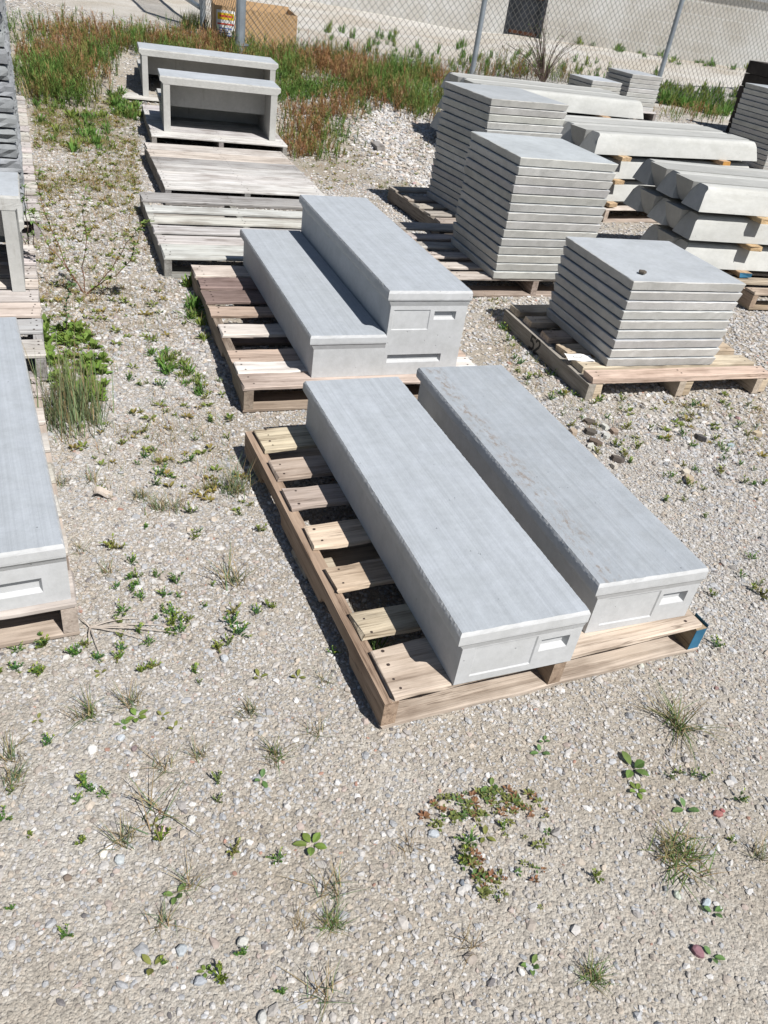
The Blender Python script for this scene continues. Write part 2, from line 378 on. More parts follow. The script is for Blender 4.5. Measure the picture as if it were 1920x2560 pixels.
PC = pallet('empty weathered grey pallet with spaced slats, behind the two tier step', -1.266, 3.77, .438, 1.05, 1.16,
    [(0, .205), (.222, .345), (.40, .515), (.58, .70), (.78, .89), (.985, 1.155, (.33, .325, .32))], GREY, (.29, .28, .265), notch=False)
PD = pallet('empty solid topped grey pallet between the slatted pallet and the hollow steps', -1.659, 4.994, .437, 1.027, 1.218,
    [(0, .20, (.56, .555, .54)), (.203, .41, (.58, .57, .56)), (.414, .62, (.50, .495, .485)), (.623, .80, (.36, .355, .35)), (.804, 1.0, (.55, .50, .45)), (1.004, 1.215, (.52, .49, .46))], GREY, (.24, .235, .23), notch=False)
PE = pallet('solid topped light grey pallet under the nearer hollow step', -2.21, 6.368, .396, 1.048, 1.22,
    [(0, .19, (.56, .555, .54)), (.194, .40), (.404, .61), (.614, .82), (.824, 1.02), (1.024, 1.215)], (.5, .495, .48), (.26, .25, .24), notch=False)
PE2 = pallet('grey pallet under the larger hollow step by the fence', -2.93, 7.70, .379, 1.25, 1.2,
    [(0, .14), (.2, .34), (.42, .56), (.64, .78), (.86, 1.0), (1.06, 1.2)], GREY, (.3, .29, .28), z=.0)
P52 = thing('pallet', 'light wood pallet with a black number 52 on its side, under the short slab stack', 'pallet', (.779, 3.157, 0), .423, 'wooden pallets in the yard')
FOOT.append((.779, 3.157, .423, .965, .83))
LW = (.56, .47, .365)
for y0, y1, xo in ((.0, .078, .0), (.103, .2, .002), (.25, .35, .004), (.413, .50, .006), (.596, .672, .004), (.72, .822, .0)):
    th = .03; first = y0 == 0
    board('deck_board', .96 if not first else .975, y1-y0, th, jit(LW if not first else (.56, .46, .37), .06), P52, (.49+xo+.012, (y0+y1)/2, .106-th/2), mat='wood', nails=(-.45, 0, .45), rough=.003)
mb = MB(); mb.box(.9195, .9215, -.0016, -.0006, .0, .001); mb.v = []; mb.f = []; mb.mi = []
mb.box(.9185, .9552, -.0018, -.0006, .018, .088); mb.box(.9556, .9566, -.001, .05, .03, .10); mb.build('blue_paint', ['blue'], PA)
for k, xx in enumerate((.018, .5, .945)):
    c = (.30, .28, .25) if k == 0 else (.42, .36, .295)
    s_ = stringer(.83, .036, .001, .0755, xx, 0, c, P52, False, 'greywood')
    if k == 0: s52 = s_
    board('end_block', .045, .036, .074, jit((.56, .46, .35)), P52, (xx+.04, .024, .038), mat='wood', nails=False, rz=0)
# painted 52 on the outer face of the left stringer
def strokes(name, lines, wd, parent, mat='paint', frame=None):
    mb = MB()
    for ln in lines:
        for (a, b) in zip(ln[:-1], ln[1:]):
            d = Vector((b[0]-a[0], b[1]-a[1])); l = d.length; d /= l; n = Vector((-d.y, d.x))*wd/2; e = d*wd*.3
            pts = [(a[0]-e.x-n.x, a[1]-e.y-n.y), (b[0]+e.x-n.x, b[1]+e.y-n.y), (b[0]+e.x+n.x, b[1]+e.y+n.y), (a[0]-e.x+n.x, a[1]-e.y+n.y)]
            h = len(mb.f)*.00004
            mb.quad(*[frame(p[0], p[1], h) for p in pts])
    return mb.build(name, [mat], parent)
five = [[(.026, .05), (.004, .05), (.002, .03), (.012, .032), (.024, .026), (.026, .014), (.018, .004), (.0, .003)]]
two = [[(.036, .042), (.042, .051), (.054, .052), (.061, .042), (.058, .03), (.046, .016), (.036, .003), (.064, .002)]]
# stringer-local frame: X along length (world local +Y), its local +Y faces the pallet's -X side
strokes('painted_number', five+two, .0095, s52, 'paint', lambda u, v, h: (.115-u*1.45, .0184+h, -.0345+v*1.3))
# further pallets
PG = pallet('brown grey pallet under the tall slab stack', .175, 4.19, .436, 1.0, 1.0,
    [(0, .10, (.48, .44, .40)), (.16, .25, (.5, .46, .42)), (.33, .42, (.52, .47, .43)), (.50, .60), (.67, .76), (.85, .98)], (.45, .42, .385), (.32, .27, .23), notch=False)
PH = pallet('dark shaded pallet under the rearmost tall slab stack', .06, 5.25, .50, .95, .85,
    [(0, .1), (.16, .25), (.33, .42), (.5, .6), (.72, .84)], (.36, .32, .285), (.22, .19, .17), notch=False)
PI = pallet('pallet under the wheel stop pile at the right edge', 1.98, 4.82, .366, 1.2, 1.0,
    [(0, .1), (.18, .28), (.36, .46), (.54, .64), (.72, .82), (.88, .98)], (.42, .35, .28), (.34, .27, .20), notch=False)
PJ = pallet('pallet under the middle wheel stop pile', 1.30, 6.40, .57, 1.2, 1.0,
    [(0, .12), (.2, .3), (.4, .5), (.6, .7), (.86, .98)], (.55, .51, .46), (.42, .36, .3), notch=False)
PK = pallet('pallet under the farthest wheel stop pile', .45, 7.62, .466, 1.2, .75, [(0, .12), (.2, .3), (.4, .5), (.62, .74)], (.5, .46, .42), (.35, .3, .26), z=.06, notch=False)
# left row
OX, OY, OA = -.685, 1.342, .50
PO = pallet('weathered pallet under the concrete step cut off by the left edge', OX-.95*math.cos(OA), OY-.95*math.sin(OA), OA, .95, 1.2,
    [(0, .13), (.2, .3), (.37, .47), (.54, .64), (.71, .81), (.88, .98), (1.07, 1.2)], (.47, .44, .41), (.40, .34, .29), notch=False)
LX, LY, LA = -1.31, 2.56, .466
PP = pallet('greyish pallet of uneven boards under the hollow step at the left edge', LX-1.0*math.cos(LA), LY-1.0*math.sin(LA), LA, 1.0, 1.22,
    [(0, .14), (.21, .33, (.40, .405, .41)), (.37, .50, (.54, .47, .42)), (.52, .64), (.68, .77, (.60, .55, .5)), (.81, .93), (.97, 1.08), (1.11, 1.22)], (.5, .48, .46), (.34, .335, .33), notch=False)
for k, (lab) in enumerate(('nearest of the three pallets under the rock faced paving stacks', 'middle pallet under the rock faced paving stacks', 'farthest pallet under the rock faced paving stacks, toward the reddish grass')):
    s = 1.13*k; bx = -2.0-math.sin(.466)*s; by = 4.03+math.cos(.466)*s
    pallet(lab, bx-1.1*math.cos(.466), by-1.1*math.sin(.466), .466, 1.1, 1.08, [(0, .13), (.17, .27), (.32, .42), (.47, .57), (.62, .72), (.77, .87), (.95, 1.08)], (.5, .48, .46), (.3, .29, .28), notch=False)

# ------------------------------------------------------------------ concrete steps
def tread_mesh(mb, x0, x1, y0, y1, z0, z1, nl, nr, nf, nb, th=.045, jag=.0018, mi=0, topmi=0):
    """slab with a rounded nosing that overhangs by nl/nr/nf/nb on the left/right/front/back"""
    nx = max(4, int((x1-x0)/.012)); ny = max(4, int((y1-y0)/.007))
    prof = [(-.001, z0), (.55, z0+(z1-z0-th)*.75), (.95, z1-th), (1.0, z1-th+.006), (1.0, z1-.010)]
    rings = [rect_ring(x0-nl*f if nl else x0, x1+nr*f if nr else x1, y0-nf*f if nf else y0, y1+nb*f if nb else y1, z, nx, ny, jag*.2) for f, z in prof]
    for off, z in ((.0015, z1-.006), (.0045, z1)):
        r = rect_ring(x0-nl+off, x1+nr-off, y0-nf+off, y1+nb-off, z, nx, ny, jag if off > .004 else jag*.6); rings.append(r)
    mb.loft(rings, mi, True, topmi)
def recessed_face(mb, x0, x1, z0, z1, y, recs, mi=0):
    """front face (normal -Y) with rectangular recesses (xa, xb, za, zb, depth)"""
    xs = sorted({x0, x1, *[r[0] for r in recs], *[r[1] for r in recs]}); zs = sorted({z0, z1, *[r[2] for r in recs], *[r[3] for r in recs]})
    for a, b in zip(xs[:-1], xs[1:]):
        for c, d in zip(zs[:-1], zs[1:]):
            hit = [r for r in recs if r[0] <= a+1e-6 and r[1] >= b-1e-6 and r[2] <= c+1e-6 and r[3] >= d-1e-6]
            if not hit: mb.quad((a, y, c), (b, y, c), (b, y, d), (a, y, d), mi)
    for (a, b, c, d, dp) in recs:
        s = min(.006, dp)  # sloping sides
        i = ((a+s, y+dp, c+s), (b-s, y+dp, c+s), (b-s, y+dp, d-s*.2), (a+s, y+dp, d-s*.2)); o = ((a, y, c), (b, y, c), (b, y, d), (a, y, d))
        mb.quad(*i, mi)
        for k in range(4): mb.quad(o[k], o[(k+1) % 4], i[(k+1) % 4], i[k], mi)
def block_body(mb, x0, x1, y0, y1, z0, z1, recs=(), chip=.0015):
    recessed_face(mb, x0, x1, z0, z1, y0, recs)
    mb.quad((x1, y1, z0), (x0, y1, z0), (x0, y1, z1), (x1, y1, z1))
    mb.quad((x0, y0, z0), (x0, y0, z1), (x0, y1, z1), (x0, y1, z0)); mb.quad((x1, y0, z0), (x1, y1, z0), (x1, y1, z1), (x1, y0, z1))
    mb.quad((x0, y0, z0), (x0, y1, z0), (x1, y1, z0), (x1, y0, z0)); mb.quad((x0, y0, z1), (x1, y0, z1), (x1, y1, z1), (x0, y1, z1))
PZ = .1064
def single_step(label, x, y, a, w_, l_, h=.173, tmat='tread', recs=None, group='single concrete steps', nf=.008):
    t = thing('concrete_step', label, 'concrete step', (x, y, PZ), a, group)
    mb = MB(); recs = recs if recs is not None else [(.036, .20, .02, .112, .003), (.212, .292, .058, .096, .016)]
    block_body(mb, 0, w_, .0, l_-.002, 0, h-.057, recs); mb.build('body', ['riser'], t)
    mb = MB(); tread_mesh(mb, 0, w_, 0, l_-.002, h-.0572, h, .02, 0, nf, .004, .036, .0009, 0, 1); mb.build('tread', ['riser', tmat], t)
    return t
A1 = single_step('long grey concrete step nearest the camera, left one on the tan pallet', .2227, 1.279, .463, .322, 1.20)
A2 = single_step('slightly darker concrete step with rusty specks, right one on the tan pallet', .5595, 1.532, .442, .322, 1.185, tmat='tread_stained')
OS = single_step('pale concrete step with broomed top cut off by the left edge of the picture', -.702-.42*math.cos(.525), 1.354-.42*math.sin(.525), .525, .42, 1.29,
    recs=[(.235, .362, .035, .078, .014)], nf=.012)
# two tier step
BS = thing('concrete_stairs', 'two tier grey concrete step unit on the reddish brown pallet', 'concrete step', (-.357, 2.727, PZ), .4448)
mb = MB(); block_body(mb, 0, .2853, 0, 1.25, 0, .173-.057); block_body(mb, .2855, .607, 0, 1.25, 0, .346-.062,
    [(.300, .452, .188, .268, .003), (.470, .562, .228, .262, .016), (.300, .53, .052, .086, .016)])
mb.build('body', ['riser'], BS)
mb = MB(); tread_mesh(mb, 0, .284, 0, 1.25, .173-.0572, .173, .02, 0, .010, .004, .034, .0009, 0, 1); mb.build('lower_tread', ['riser', 'tread'], BS)
mb = MB(); tread_mesh(mb, .2855, .607, 0, 1.25, .346-.0622, .346, .02, .006, .012, .004, .036, .0009, 0, 1); mb.build('upper_tread', ['riser', 'tread'], BS)

def hollow_step(label, x, y, a, ln, d, rise=.19, z=PZ, wallt=.05):
    """precast two rise step seen from its open back"""
    t = thing('hollow_step', label, 'concrete step', (x, y, z), a, 'hollow concrete steps seen from behind')
    th = .055
    for x0 in (0, ln-wallt):
        mb = MB(); mb.box(x0, x0+wallt, .002, d, 0, 2*rise-th); mb.box(x0, x0+wallt, d+.0003, 2*d, 0, rise-th); mb.build('side_wall', ['hollow'], t)
    mb = MB(); mb.box(wallt+.0005, ln-wallt-.0005, d-.05, d-.0005, rise-th, 2*rise-th-.0003); mb.build('upper_riser', ['hollow'], t)
    mb = MB(); mb.box(wallt+.0005, ln-wallt-.0005, 2*d-.05, 2*d-.0005, 0, rise-th-.0003); mb.build('lower_riser', ['hollow'], t)
    mb = MB(); tread_mesh(mb, 0, ln, 0, d, 2*rise-th, 2*rise, .024, .024, 0, .024, .034, .002, 0, 1); mb.build('top_tread', ['hollow', 'slabtop'], t)
    mb = MB(); tread_mesh(mb, 0, ln, d+.0005, 2*d, rise-th, rise, .02, .02, 0, .02, .034, .0015, 0, 0); mb.build('lower_tread', ['hollow'], t)
    return t
hollow_step('smaller hollow concrete step, open back facing the camera, on the light grey pallet', -2.175, 6.555, .372, .872, .335, .193)
hollow_step('larger hollow concrete step standing behind the smaller one, near the fence', -2.80, 7.873, .379, 1.206, .40, .192)
hollow_step('hollow concrete step at the left edge, only its right leg showing', -1.63-1.2*math.cos(.46), 3.085-1.2*math.sin(.46), .46, 1.2, .34, .193, wallt=.05)

# ------------------------------------------------------------------ slab stacks
ORD = ['topmost', 'second', 'third', 'fourth', 'fifth', 'sixth', 'seventh', 'eighth', 'ninth', 'tenth', 'eleventh', 'twelfth', 'thirteenth', 'fourteenth', 'fifteenth', 'sixteenth']
def slab_mesh(w_, l_, th, j=.0012, taper=.008):
    mb = MB(); nx = max(5, int(w_/.03)); ny = nx
    rg = []
    for ins, z in ((taper+.002, 0), (taper, .002), (.0012, th-.004), (.0015, th-.002), (.004, th)):
        rg.append(rect_ring(ins, w_-ins, ins, l_-ins, z, nx, ny, j))
    mb.loft(rg, 0, True, 1); return mb
def slab_stack(where, x, y, a, z0, w_, l_, n, pitch, lean=(0, 0), group=None, wob=.003, mats=('slab', 'slabtop'), dark=None, rotj=.006, th_gap=.0042, name='concrete_paver', cat='concrete paver', fn=None):
    cx, cy = w_/2, l_/2; obs = []
    for i in range(n):
        mb = (fn or slab_mesh)(w_, l_, pitch-th_gap); mb.v = [(p[0]-cx, p[1]-cy, p[2]) for p in mb.v]
        k = i/max(1, n-1); lx = cx+lean[0]*k+random.uniform(-wob, wob); ly = cy+lean[1]*k+random.uniform(-wob, wob)
        X = x+math.cos(a)*lx-math.sin(a)*ly; Y = y+math.sin(a)*lx+math.cos(a)*ly
        g = random.uniform(.86, 1.06); c = (g, g*random.uniform(.985, 1.01), g*random.uniform(.96, 1.01))
        if dark: c = tuple(q*dark for q in c)
        o = mb.build(name, list(mats), None, loc=(X, Y, z0+i*pitch), rot=(random.uniform(-.001, .001), random.uniform(-.001, .001), a+random.uniform(-rotj, rotj)), color=c)
        r = n-1-i; pos = 'topmost' if r == 0 else ('lowest' if i == 0 else ORD[r]+' from the top')
        tag(o, f'{where[0]}, {pos} {where[1]}', cat, group or 'concrete slabs in stacks'); obs.append(o)
    return obs
F_ = slab_stack(('square grey slab', 'in the short stack on pallet 52'), .864, 3.30, .416, PZ, .59, .585, 9, .0437, (.0, .0))
G_ = slab_stack(('square grey slab', 'in the tall stack behind the short one'), .378, 4.262, .44, PZ, .59, .59, 14, .0446, (.004, 0), wob=.004, rotj=.01)
H_ = slab_stack(('square grey slab', 'in the rearmost tall stack'), .238, 5.36, .55, PZ, .59, .585, 17, .0431, (0, 0), wob=.004, rotj=.012)
def at_y(px, py, Y):
    d = ray(px, py); t = Y/d[1]; return np.array([0, 0, CH])+d*t
# two little stacks by the fence
def small_stack(lab, px, py, Y, a, n, s=.41, pitch=.0433):
    p = at_y(px, py, Y); z0 = p[2]-n*pitch; g = float(tz(p[0], p[1]+.2)); 
    pallet('small grey pallet under '+lab, p[0]-.1*math.cos(a), p[1]-.1*math.sin(a)-.04, a, s+.15, s+.1, [(0, .1), (.16, .26), (.32, .42)], GREY, (.3, .28, .26), z=z0-.1064, notch=False, group='small pallets by the fence')
    slab_stack(('small concrete paver', 'in '+lab), p[0], p[1], a, z0, s, s, n, pitch, group='small pavers by the fence', wob=.003)
small_stack('the lower paver stack by the fence', 1482.6, 199.7, 9.3, .55, 4, .40)
small_stack('the taller paver stack nearest the fence', 1582, 184, 9.75, .52, 8, .43)
# right edge stack and the dark one behind
NX, NY, NZ = 2.96, 9.0, .911
slab_stack(('shaded concrete slab', 'in the stack at the right edge'), 3.12, 8.58, .50, NZ-15*.0455, .59, .60, 15, .0455, group='slabs at the right edge', wob=.003)
pallet('shaded pallet under the slab stack at the right edge', 3.06, 8.50, .50, 1.0, .9, [(0, .12), (.2, .3), (.4, .5), (.62, .74)], (.4, .33, .28), (.3, .24, .2), z=NZ-15*.0455-.1064, notch=False)

def rock_mesh(w_, l_, th, j=0, taper=0):
    mb = MB(); nx = int(w_/.035); ny = int(l_/.035); rg = []
    for ins, z, jj in ((.016, .001, .003), (.006, .004, .006), (.004, th*.35, .010), (.003, th*.7, .010), (.008, th-.004, .006), (.016, th, .003)): rg.append([(p[0], p[1], p[2]+random.uniform(-.0015, .0015)*(0 < z < th)) for p in rect_ring(ins, w_-ins, ins, l_-ins, z, nx, ny, jj)])
    mb.loft(rg, 0, True, 0); return mb
for k, (nm, zz) in enumerate((('nearest', 14), ('middle', 14), ('farthest', 13))):
    s = 1.13*k; bx = -2.075-math.sin(.466)*s; by = 4.045+math.cos(.466)*s
    slab_stack(('blue grey rock faced slab', f'in the {nm} left row stack'), bx-.9*math.cos(.466), by-.9*math.sin(.466), .466, PZ, .9, 1.04, zz-(2 if k == 2 else 0), .069,
        group='rock faced paving slabs', wob=.006, mats=('rockface',), rotj=.004, th_gap=.006, name='rock_faced_paver', cat='rock faced paver', fn=rock_mesh)
# dark brown tall stack behind the right edge stack
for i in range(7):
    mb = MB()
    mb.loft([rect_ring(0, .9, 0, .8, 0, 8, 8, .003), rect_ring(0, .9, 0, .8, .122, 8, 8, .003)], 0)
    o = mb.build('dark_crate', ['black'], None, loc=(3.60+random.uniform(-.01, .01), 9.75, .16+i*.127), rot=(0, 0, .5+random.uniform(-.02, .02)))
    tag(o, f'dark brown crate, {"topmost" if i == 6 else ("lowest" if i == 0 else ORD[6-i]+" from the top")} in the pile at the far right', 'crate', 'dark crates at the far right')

# ------------------------------------------------------------------ wheel stops
CB, CT, CHH = .190, .108, .134
def curb_mesh(ln):
    mb = MB(); n = 26; prof = []
    half = [(-CB/2, .0), (-CB/2+.003, .014), (-CB/2+.016, .055), (-CT/2-.010, CHH-.034), (-CT/2-.003, CHH-.014), (-CT/2+.009, CHH-.003), (-CT/2+.022, CHH)]
    prof = half+[(-x, z) for x, z in reversed(half)]
    prof = prof[::-1]
    xs = [0, .004]+[ln*k/n for k in range(1, n)]+[ln-.004, ln]; rings = []
    for q, xx in enumerate(xs):
        r = []
        for (y, z) in prof:
            sl_ = .020*z/CHH+(.006 if z > CHH-.015 else 0)
            t = xx+sl_*(1-2*xx/ln); sh = .97 if q in (0, len(xs)-1) else 1
            r.append((t, y*sh+random.uniform(-.0006, .0006), z))
        rings.append(r)
    mb.loft(rings)
    return mb
CURBM = []
for k in range(5):
    mb = curb_mesh(1.0); me = bpy.data.meshes.new('wheel_stop'); me.from_pydata(mb.v, [], mb.f); me.update(); me.materials.append(M['curb'])
    me.polygons.foreach_set('use_smooth', [len(p.vertices) == 4 for p in me.polygons]); CURBM.append(me)
for me in CURBM:
    try: me.set_sharp_from_angle(angle=math.radians(38))
    except Exception: pass
ROWN = ['front', 'second', 'middle', 'fourth', 'rear']
def curb_pile(pile, x, y, a, z0, ln, pitch, nl, vis, tshift=(.28, 1.35), tmat=('wood', None), stag=.03, cols=(.5, .36, .22), tl=.78):
    p = (CB+CT)/2-.001
    for lay in range(nl):
        zb = z0+lay*pitch; ox = random.uniform(-stag, stag); lname = ['bottom', 'middle', 'top'][lay+3-nl]
        for r in range(5):
            if (lay, r) not in vis and vis: continue
            inv = r % 2 == 1; lx = ox+random.uniform(-.006, .006); ly = r*p+CB/2
            zz = zb+(CHH if inv else 0)+(.0 if not inv else .0005)
            o = bpy.data.objects.new('wheel_stop', random.choice(CURBM)); COL.objects.link(o); o.scale = (ln, 1, 1)
            X = x+math.cos(a)*lx-math.sin(a)*ly; Y = y+math.sin(a)*lx+math.cos(a)*ly
            o.location = (X, Y, zz); o.rotation_euler = (math.pi if inv else 0, 0, a); g = random.uniform(.93, 1.04)*(.84 if inv else 1); o.color = (g, g, g*(.985), 1)
            tag(o, f'{"upside down" if inv else "upright"} wheel stop, {ROWN[r]} of {lname} layer, {pile} pile', 'wheel stop', 'concrete wheel stops')
    th = pitch-CHH-.002
    for lay in range(nl):
        for q, tx in enumerate(tshift):
            zb = z0+lay*pitch-th/2-.001
            lx, ly = tx, tl/2-.05+.0*lay; X = x+math.cos(a)*lx-math.sin(a)*ly; Y = y+math.sin(a)*lx+math.cos(a)*ly
            em = tmat[1] if tmat[1] and ((lay == nl-1 and q == 1) or tmat[1] == 'blue' and lay == 0 and q == 0) else None
            o = board('timber_spacer', tl, .088, th, jit(cols), None, (X, Y, zb), rz=a+math.pi/2, mat='wood', nails=False, endmat=em)
            lab = ['bottom', 'middle', 'top'][lay+3-nl]
            tag(o, f'{"orange ended" if em == "orange" else ("blue ended" if em == "blue" else "brown")} timber under {["left", "right"][q]} end of {lab} layer, {pile} wheel stop pile', 'timber', 'timber spacers between wheel stops')
allv = {(l, r) for l in range(3) for r in range(5)}
curb_pile('right edge', 1.545, 4.97, .37, .143, 1.76, .165, 3, allv-{(0, 3), (0, 4)}, (.46, 1.4), ('wood', 'blue'))
curb_pile('middle', 1.07, 6.32, .57, .147, 1.77, .165, 3, allv-{(0, 2), (0, 3), (0, 4), (1, 2), (1, 3)}, (.30, 1.38), ('wood', 'orange'))
curb_pile('farthest', .21, 7.415, .466, .215, 1.725, .165, 3, allv-{(0, 2), (0, 3), (1, 2), (1, 3)}, (.3, 1.3))

# ------------------------------------------------------------------ small objects on things
def chip(name, label, cat, p, r, rz, sx=1, sy=.6, sz=.25, col=(.3, .28, .26), group=None, z=None, tilt=.1, n=7, bevel=.85):
    mb = MB(); a0 = random.random()*6; rad = [random.uniform(.75, 1.1) for _ in range(n)]
    def ring(k, z_): return [(r*sx*rad[i]*k*math.cos(a0+i*2*math.pi/n), r*sy*rad[i]*k*math.sin(a0+i*2*math.pi/n), z_+random.uniform(-.06, .06)*r*sz) for i in range(n)]
    mb.loft([ring(.9, 0), ring(1, r*sz*.4), ring(.97, r*sz*1.5), ring(bevel, r*sz*2)])
    me = fast = bpy.data.meshes.new(name); me.from_pydata([tuple(map(float, q)) for q in mb.v], [], mb.f); me.update(); me.materials.append(M['stone'])
    at_ = me.color_attributes.new('Col', 'FLOAT_COLOR', 'POINT'); at_.data.foreach_set('color', [q for v in mb.v for q in (*col, 1)])
    o = bpy.data.objects.new(name, me); COL.objects.link(o)
    o.location = (p[0], p[1], (z if z is not None else float(tz(p[0], p[1]))-r*sz*.1)); o.rotation_euler = (random.uniform(-tilt, tilt), random.uniform(-tilt, tilt), rz)
    return tag(o, label, cat, group)
pf = at(1606, 683, .4995)
chip('tile_chip', 'small dark stone chip lying on the topmost slab of the short stack', 'stone chip', pf, .022, .5, 1, .8, .24, (.10, .085, .07), z=.4998-.0, tilt=0, n=5)
pp = at(1467, 905, .107)
mb = MB(); nn = 8
for i in range(nn):
    for j in range(4):
        f = lambda u, v: (u*.016, v*.016, .002+.0025*math.sin(u*1.1+v*.7)+.001*v)
        mb.quad(f(i, j), f(i+1, j), f(i+1, j+1), f(i, j+1))
pap = mb.build('paper_tag', ['paper'], None, loc=(pp[0]-.085, pp[1]-.02, .1075), rot=(0, 0, .25), smooth=True)
tag(pap, 'crumpled white paper tag lying on the pallet numbered 52', 'paper tag')
scr = [[(.03+.012*i, .022+.008*((i*7) % 3)), (.036+.012*i, .036-.005*((i*5) % 3))] for i in range(5)]+[[(.03, .022), (.062, .018)]]
strokes('ink_marks', scr, .0022, pap, 'paint', lambda u, v, h: (u, v, .0075+h+.001*v/.016))

# ------------------------------------------------------------------ fence, gate, box, wall
def P_(px, py, Y): q = at_y(px, py, Y); return q
FP = [np.array([-2.36, 9.7]), np.array([.18, 10.55]), np.array([2.63, 12.0]), np.array([5.2, 13.4]), np.array([8.0, 14.9])]
HF = 1.9
FEN = thing('chain_link_fence', 'grey chain link fence across the back of the yard, with slanting line posts', 'fence', (0, 0, 0))
def post(p, r, h, parent, name='post', cap=True):
    z = float(tz(p[0], p[1])); mb = MB(); mb.tube([(0, 0, -.1), (0, 0, h), (0, 0, h+.01)], [r, r, r*.6], 14)
    return mb.build(name, ['galv'], parent, loc=(p[0], p[1], z), smooth=False)
for p in FP[1:]: post(p, .030, HF, FEN)
cp = post(FP[0], .052, HF+.05, FEN, 'corner_post')
for zc in (.12, .62, 1.1, 1.6):
    mb = MB(); mb.tube([(0, 0, zc), (0, 0, zc+.028)], .058, 14); mb.box(.05, .09, -.008, .008, zc+.004, zc+.024); mb.build('tension_band', ['galv'], cp)
def link_mesh(a, b, h, parent, name='wire_mesh', d=.074, r=.0024, zoff=.02):
    mb = MB(); a = np.array(a); b = np.array(b); Ln = np.linalg.norm(b-a); u = (b-a)/Ln; nrm = np.array([-u[1], u[0]])
    def pt(s, hh, off=0):
        q = a+u*s; wv = .012*math.sin(s*2.1+hh*2.3)+.012*math.sin(s*5.1+1)
        return (q[0]+nrm[0]*(wv+off), q[1]+nrm[1]*(wv+off), float(tz(q[0], q[1]))+zoff+hh)
    dh = d*1.1
    k = -int(h/dh)-1
    nd = int(Ln/d)+1
    for sgn in (1, -1):
        for k in range(-int(h/dh)-1, nd+int(h/dh)+2):
            s0 = k*d; pts = []; sl_ = sgn*d/dh; ta, tb = sorted(((0-s0)/sl_, (Ln-s0)/sl_)); ta = max(0, ta); tb = min(h, tb)
            if tb-ta < .02: continue
            for t in np.linspace(ta, tb, max(2, int((tb-ta)/.3)+1)):
                pts.append(pt(s0+sl_*t, t, .003*sgn))
            if len(pts) > 1: mb.tube(pts, r, 3)
    return mb.build(name, ['wire'], parent)
for a, b in zip(FP[:-1], FP[1:]): link_mesh(a, b, HF-.05, FEN)
mb = MB()
for a, b in zip(FP[:-1], FP[1:]): mb.tube([(a[0], a[1], float(tz(*a))+HF), (b[0], b[1], float(tz(*b))+HF)], .021, 10)
mb.build('top_rail', ['galv'], FEN)
mb = MB()
for a, b in zip(FP[:-1], FP[1:]):
    pts = [(a[0]+(b[0]-a[0])*t, a[1]+(b[1]-a[1])*t, float(tz(a[0]+(b[0]-a[0])*t, a[1]+(b[1]-a[1])*t))+.03+.01*math.sin(t*9)) for t in np.linspace(0, 1, 9)]; mb.tube(pts, .003, 4)
mb.build('tension_wire', ['wire'], FEN)
# gate leaf / side run going away on the left
g0 = at(507, 76); GP = [FP[0], np.array([g0[0], g0[1]]), np.array([g0[0]-2.0, g0[1]+4.2])]
GT = thing('fence_gate', 'open chain link gate leaf with pipe frame running back behind the left corner post', 'gate', (0, 0, 0))
post(GP[1], .034, HF, GT); link_mesh(GP[0], GP[1], HF-.05, GT)
mb = MB(); a, b = GP[1], GP[2]; za = float(tz(*a))+.22; zb_ = float(tz(*b))+.22
mb.tube([(a[0]-.05, a[1]+.1, za), (b[0], b[1], zb_)], .03, 10); mb.tube([(a[0]-.05, a[1]+.1, za+1.6), (b[0], b[1], zb_+1.6)], .024, 10)
mb.tube([(b[0], b[1], zb_), (b[0], b[1], zb_+1.6)], .024, 10); mb.tube([(a[0]-.05, a[1]+.1, za), (a[0]-.05, a[1]+.1, za+1.6)], .024, 10)
mb.build('pipe_frame', ['galv'], GT); link_mesh(GP[1]+np.array([-.05, .1]), GP[2], 1.6, GT, zoff=.22, r=.002)

# cardboard bin behind the fence
BX = thing('cardboard_box', 'large open brown cardboard box with a yellow and white printed label, behind the fence', 'cardboard box', (0, 0, 0))
YB = 10.2+.1; frz = at_y(738, 141, YB); fr = frz[:2]
ba = .30
bw, bl, bh = .92, .95, .60
bz = float(frz[2]); BX.location = (fr[0]-bw*math.cos(ba), fr[1]-bw*math.sin(ba), bz-.01); BX.rotation_euler = (0, 0, ba)
bh = float(at_y(774, 43, YB)[2])-bz
t_ = .008
for nm, q in (('front_panel', (0, bw, 0, t_, 0, bh)), ('back_panel', (0, bw, bl-t_, bl, 0, bh+.02)), ('left_panel', (0, t_, t_+.0005, bl-t_-.0005, 0, bh)), ('right_panel', (bw-t_, bw, t_+.0005, bl-t_-.0005, 0, bh)), ('base_panel', (t_+.001, bw-t_-.001, t_+.001, bl-t_-.001, .001, .012))):
    mb = MB(); mb.box(*q); mb.build(nm, ['card'], BX)
mb = MB(); mb.box(.03, .23, -.002, -.0004, .12, bh-.04, 0); mb.box(.04, .22, -.0032, -.0024, bh*.68, bh*.84, 1); mb.box(.04, .22, -.0032, -.0024, bh*.56, bh*.60, 2)
for k in range(4): mb.box(.05+.01*(k % 2), .2-.02*(k % 3), -.0032, -.0024, bh*(.30+.055*k), bh*(.325+.055*k), 3)
mb.box(.06, .2, -.0042, -.0036, bh*.74, bh*.79, 2)
mb.build('printed_label', ['paper', 'yellow', 'red', 'bluep'], BX)

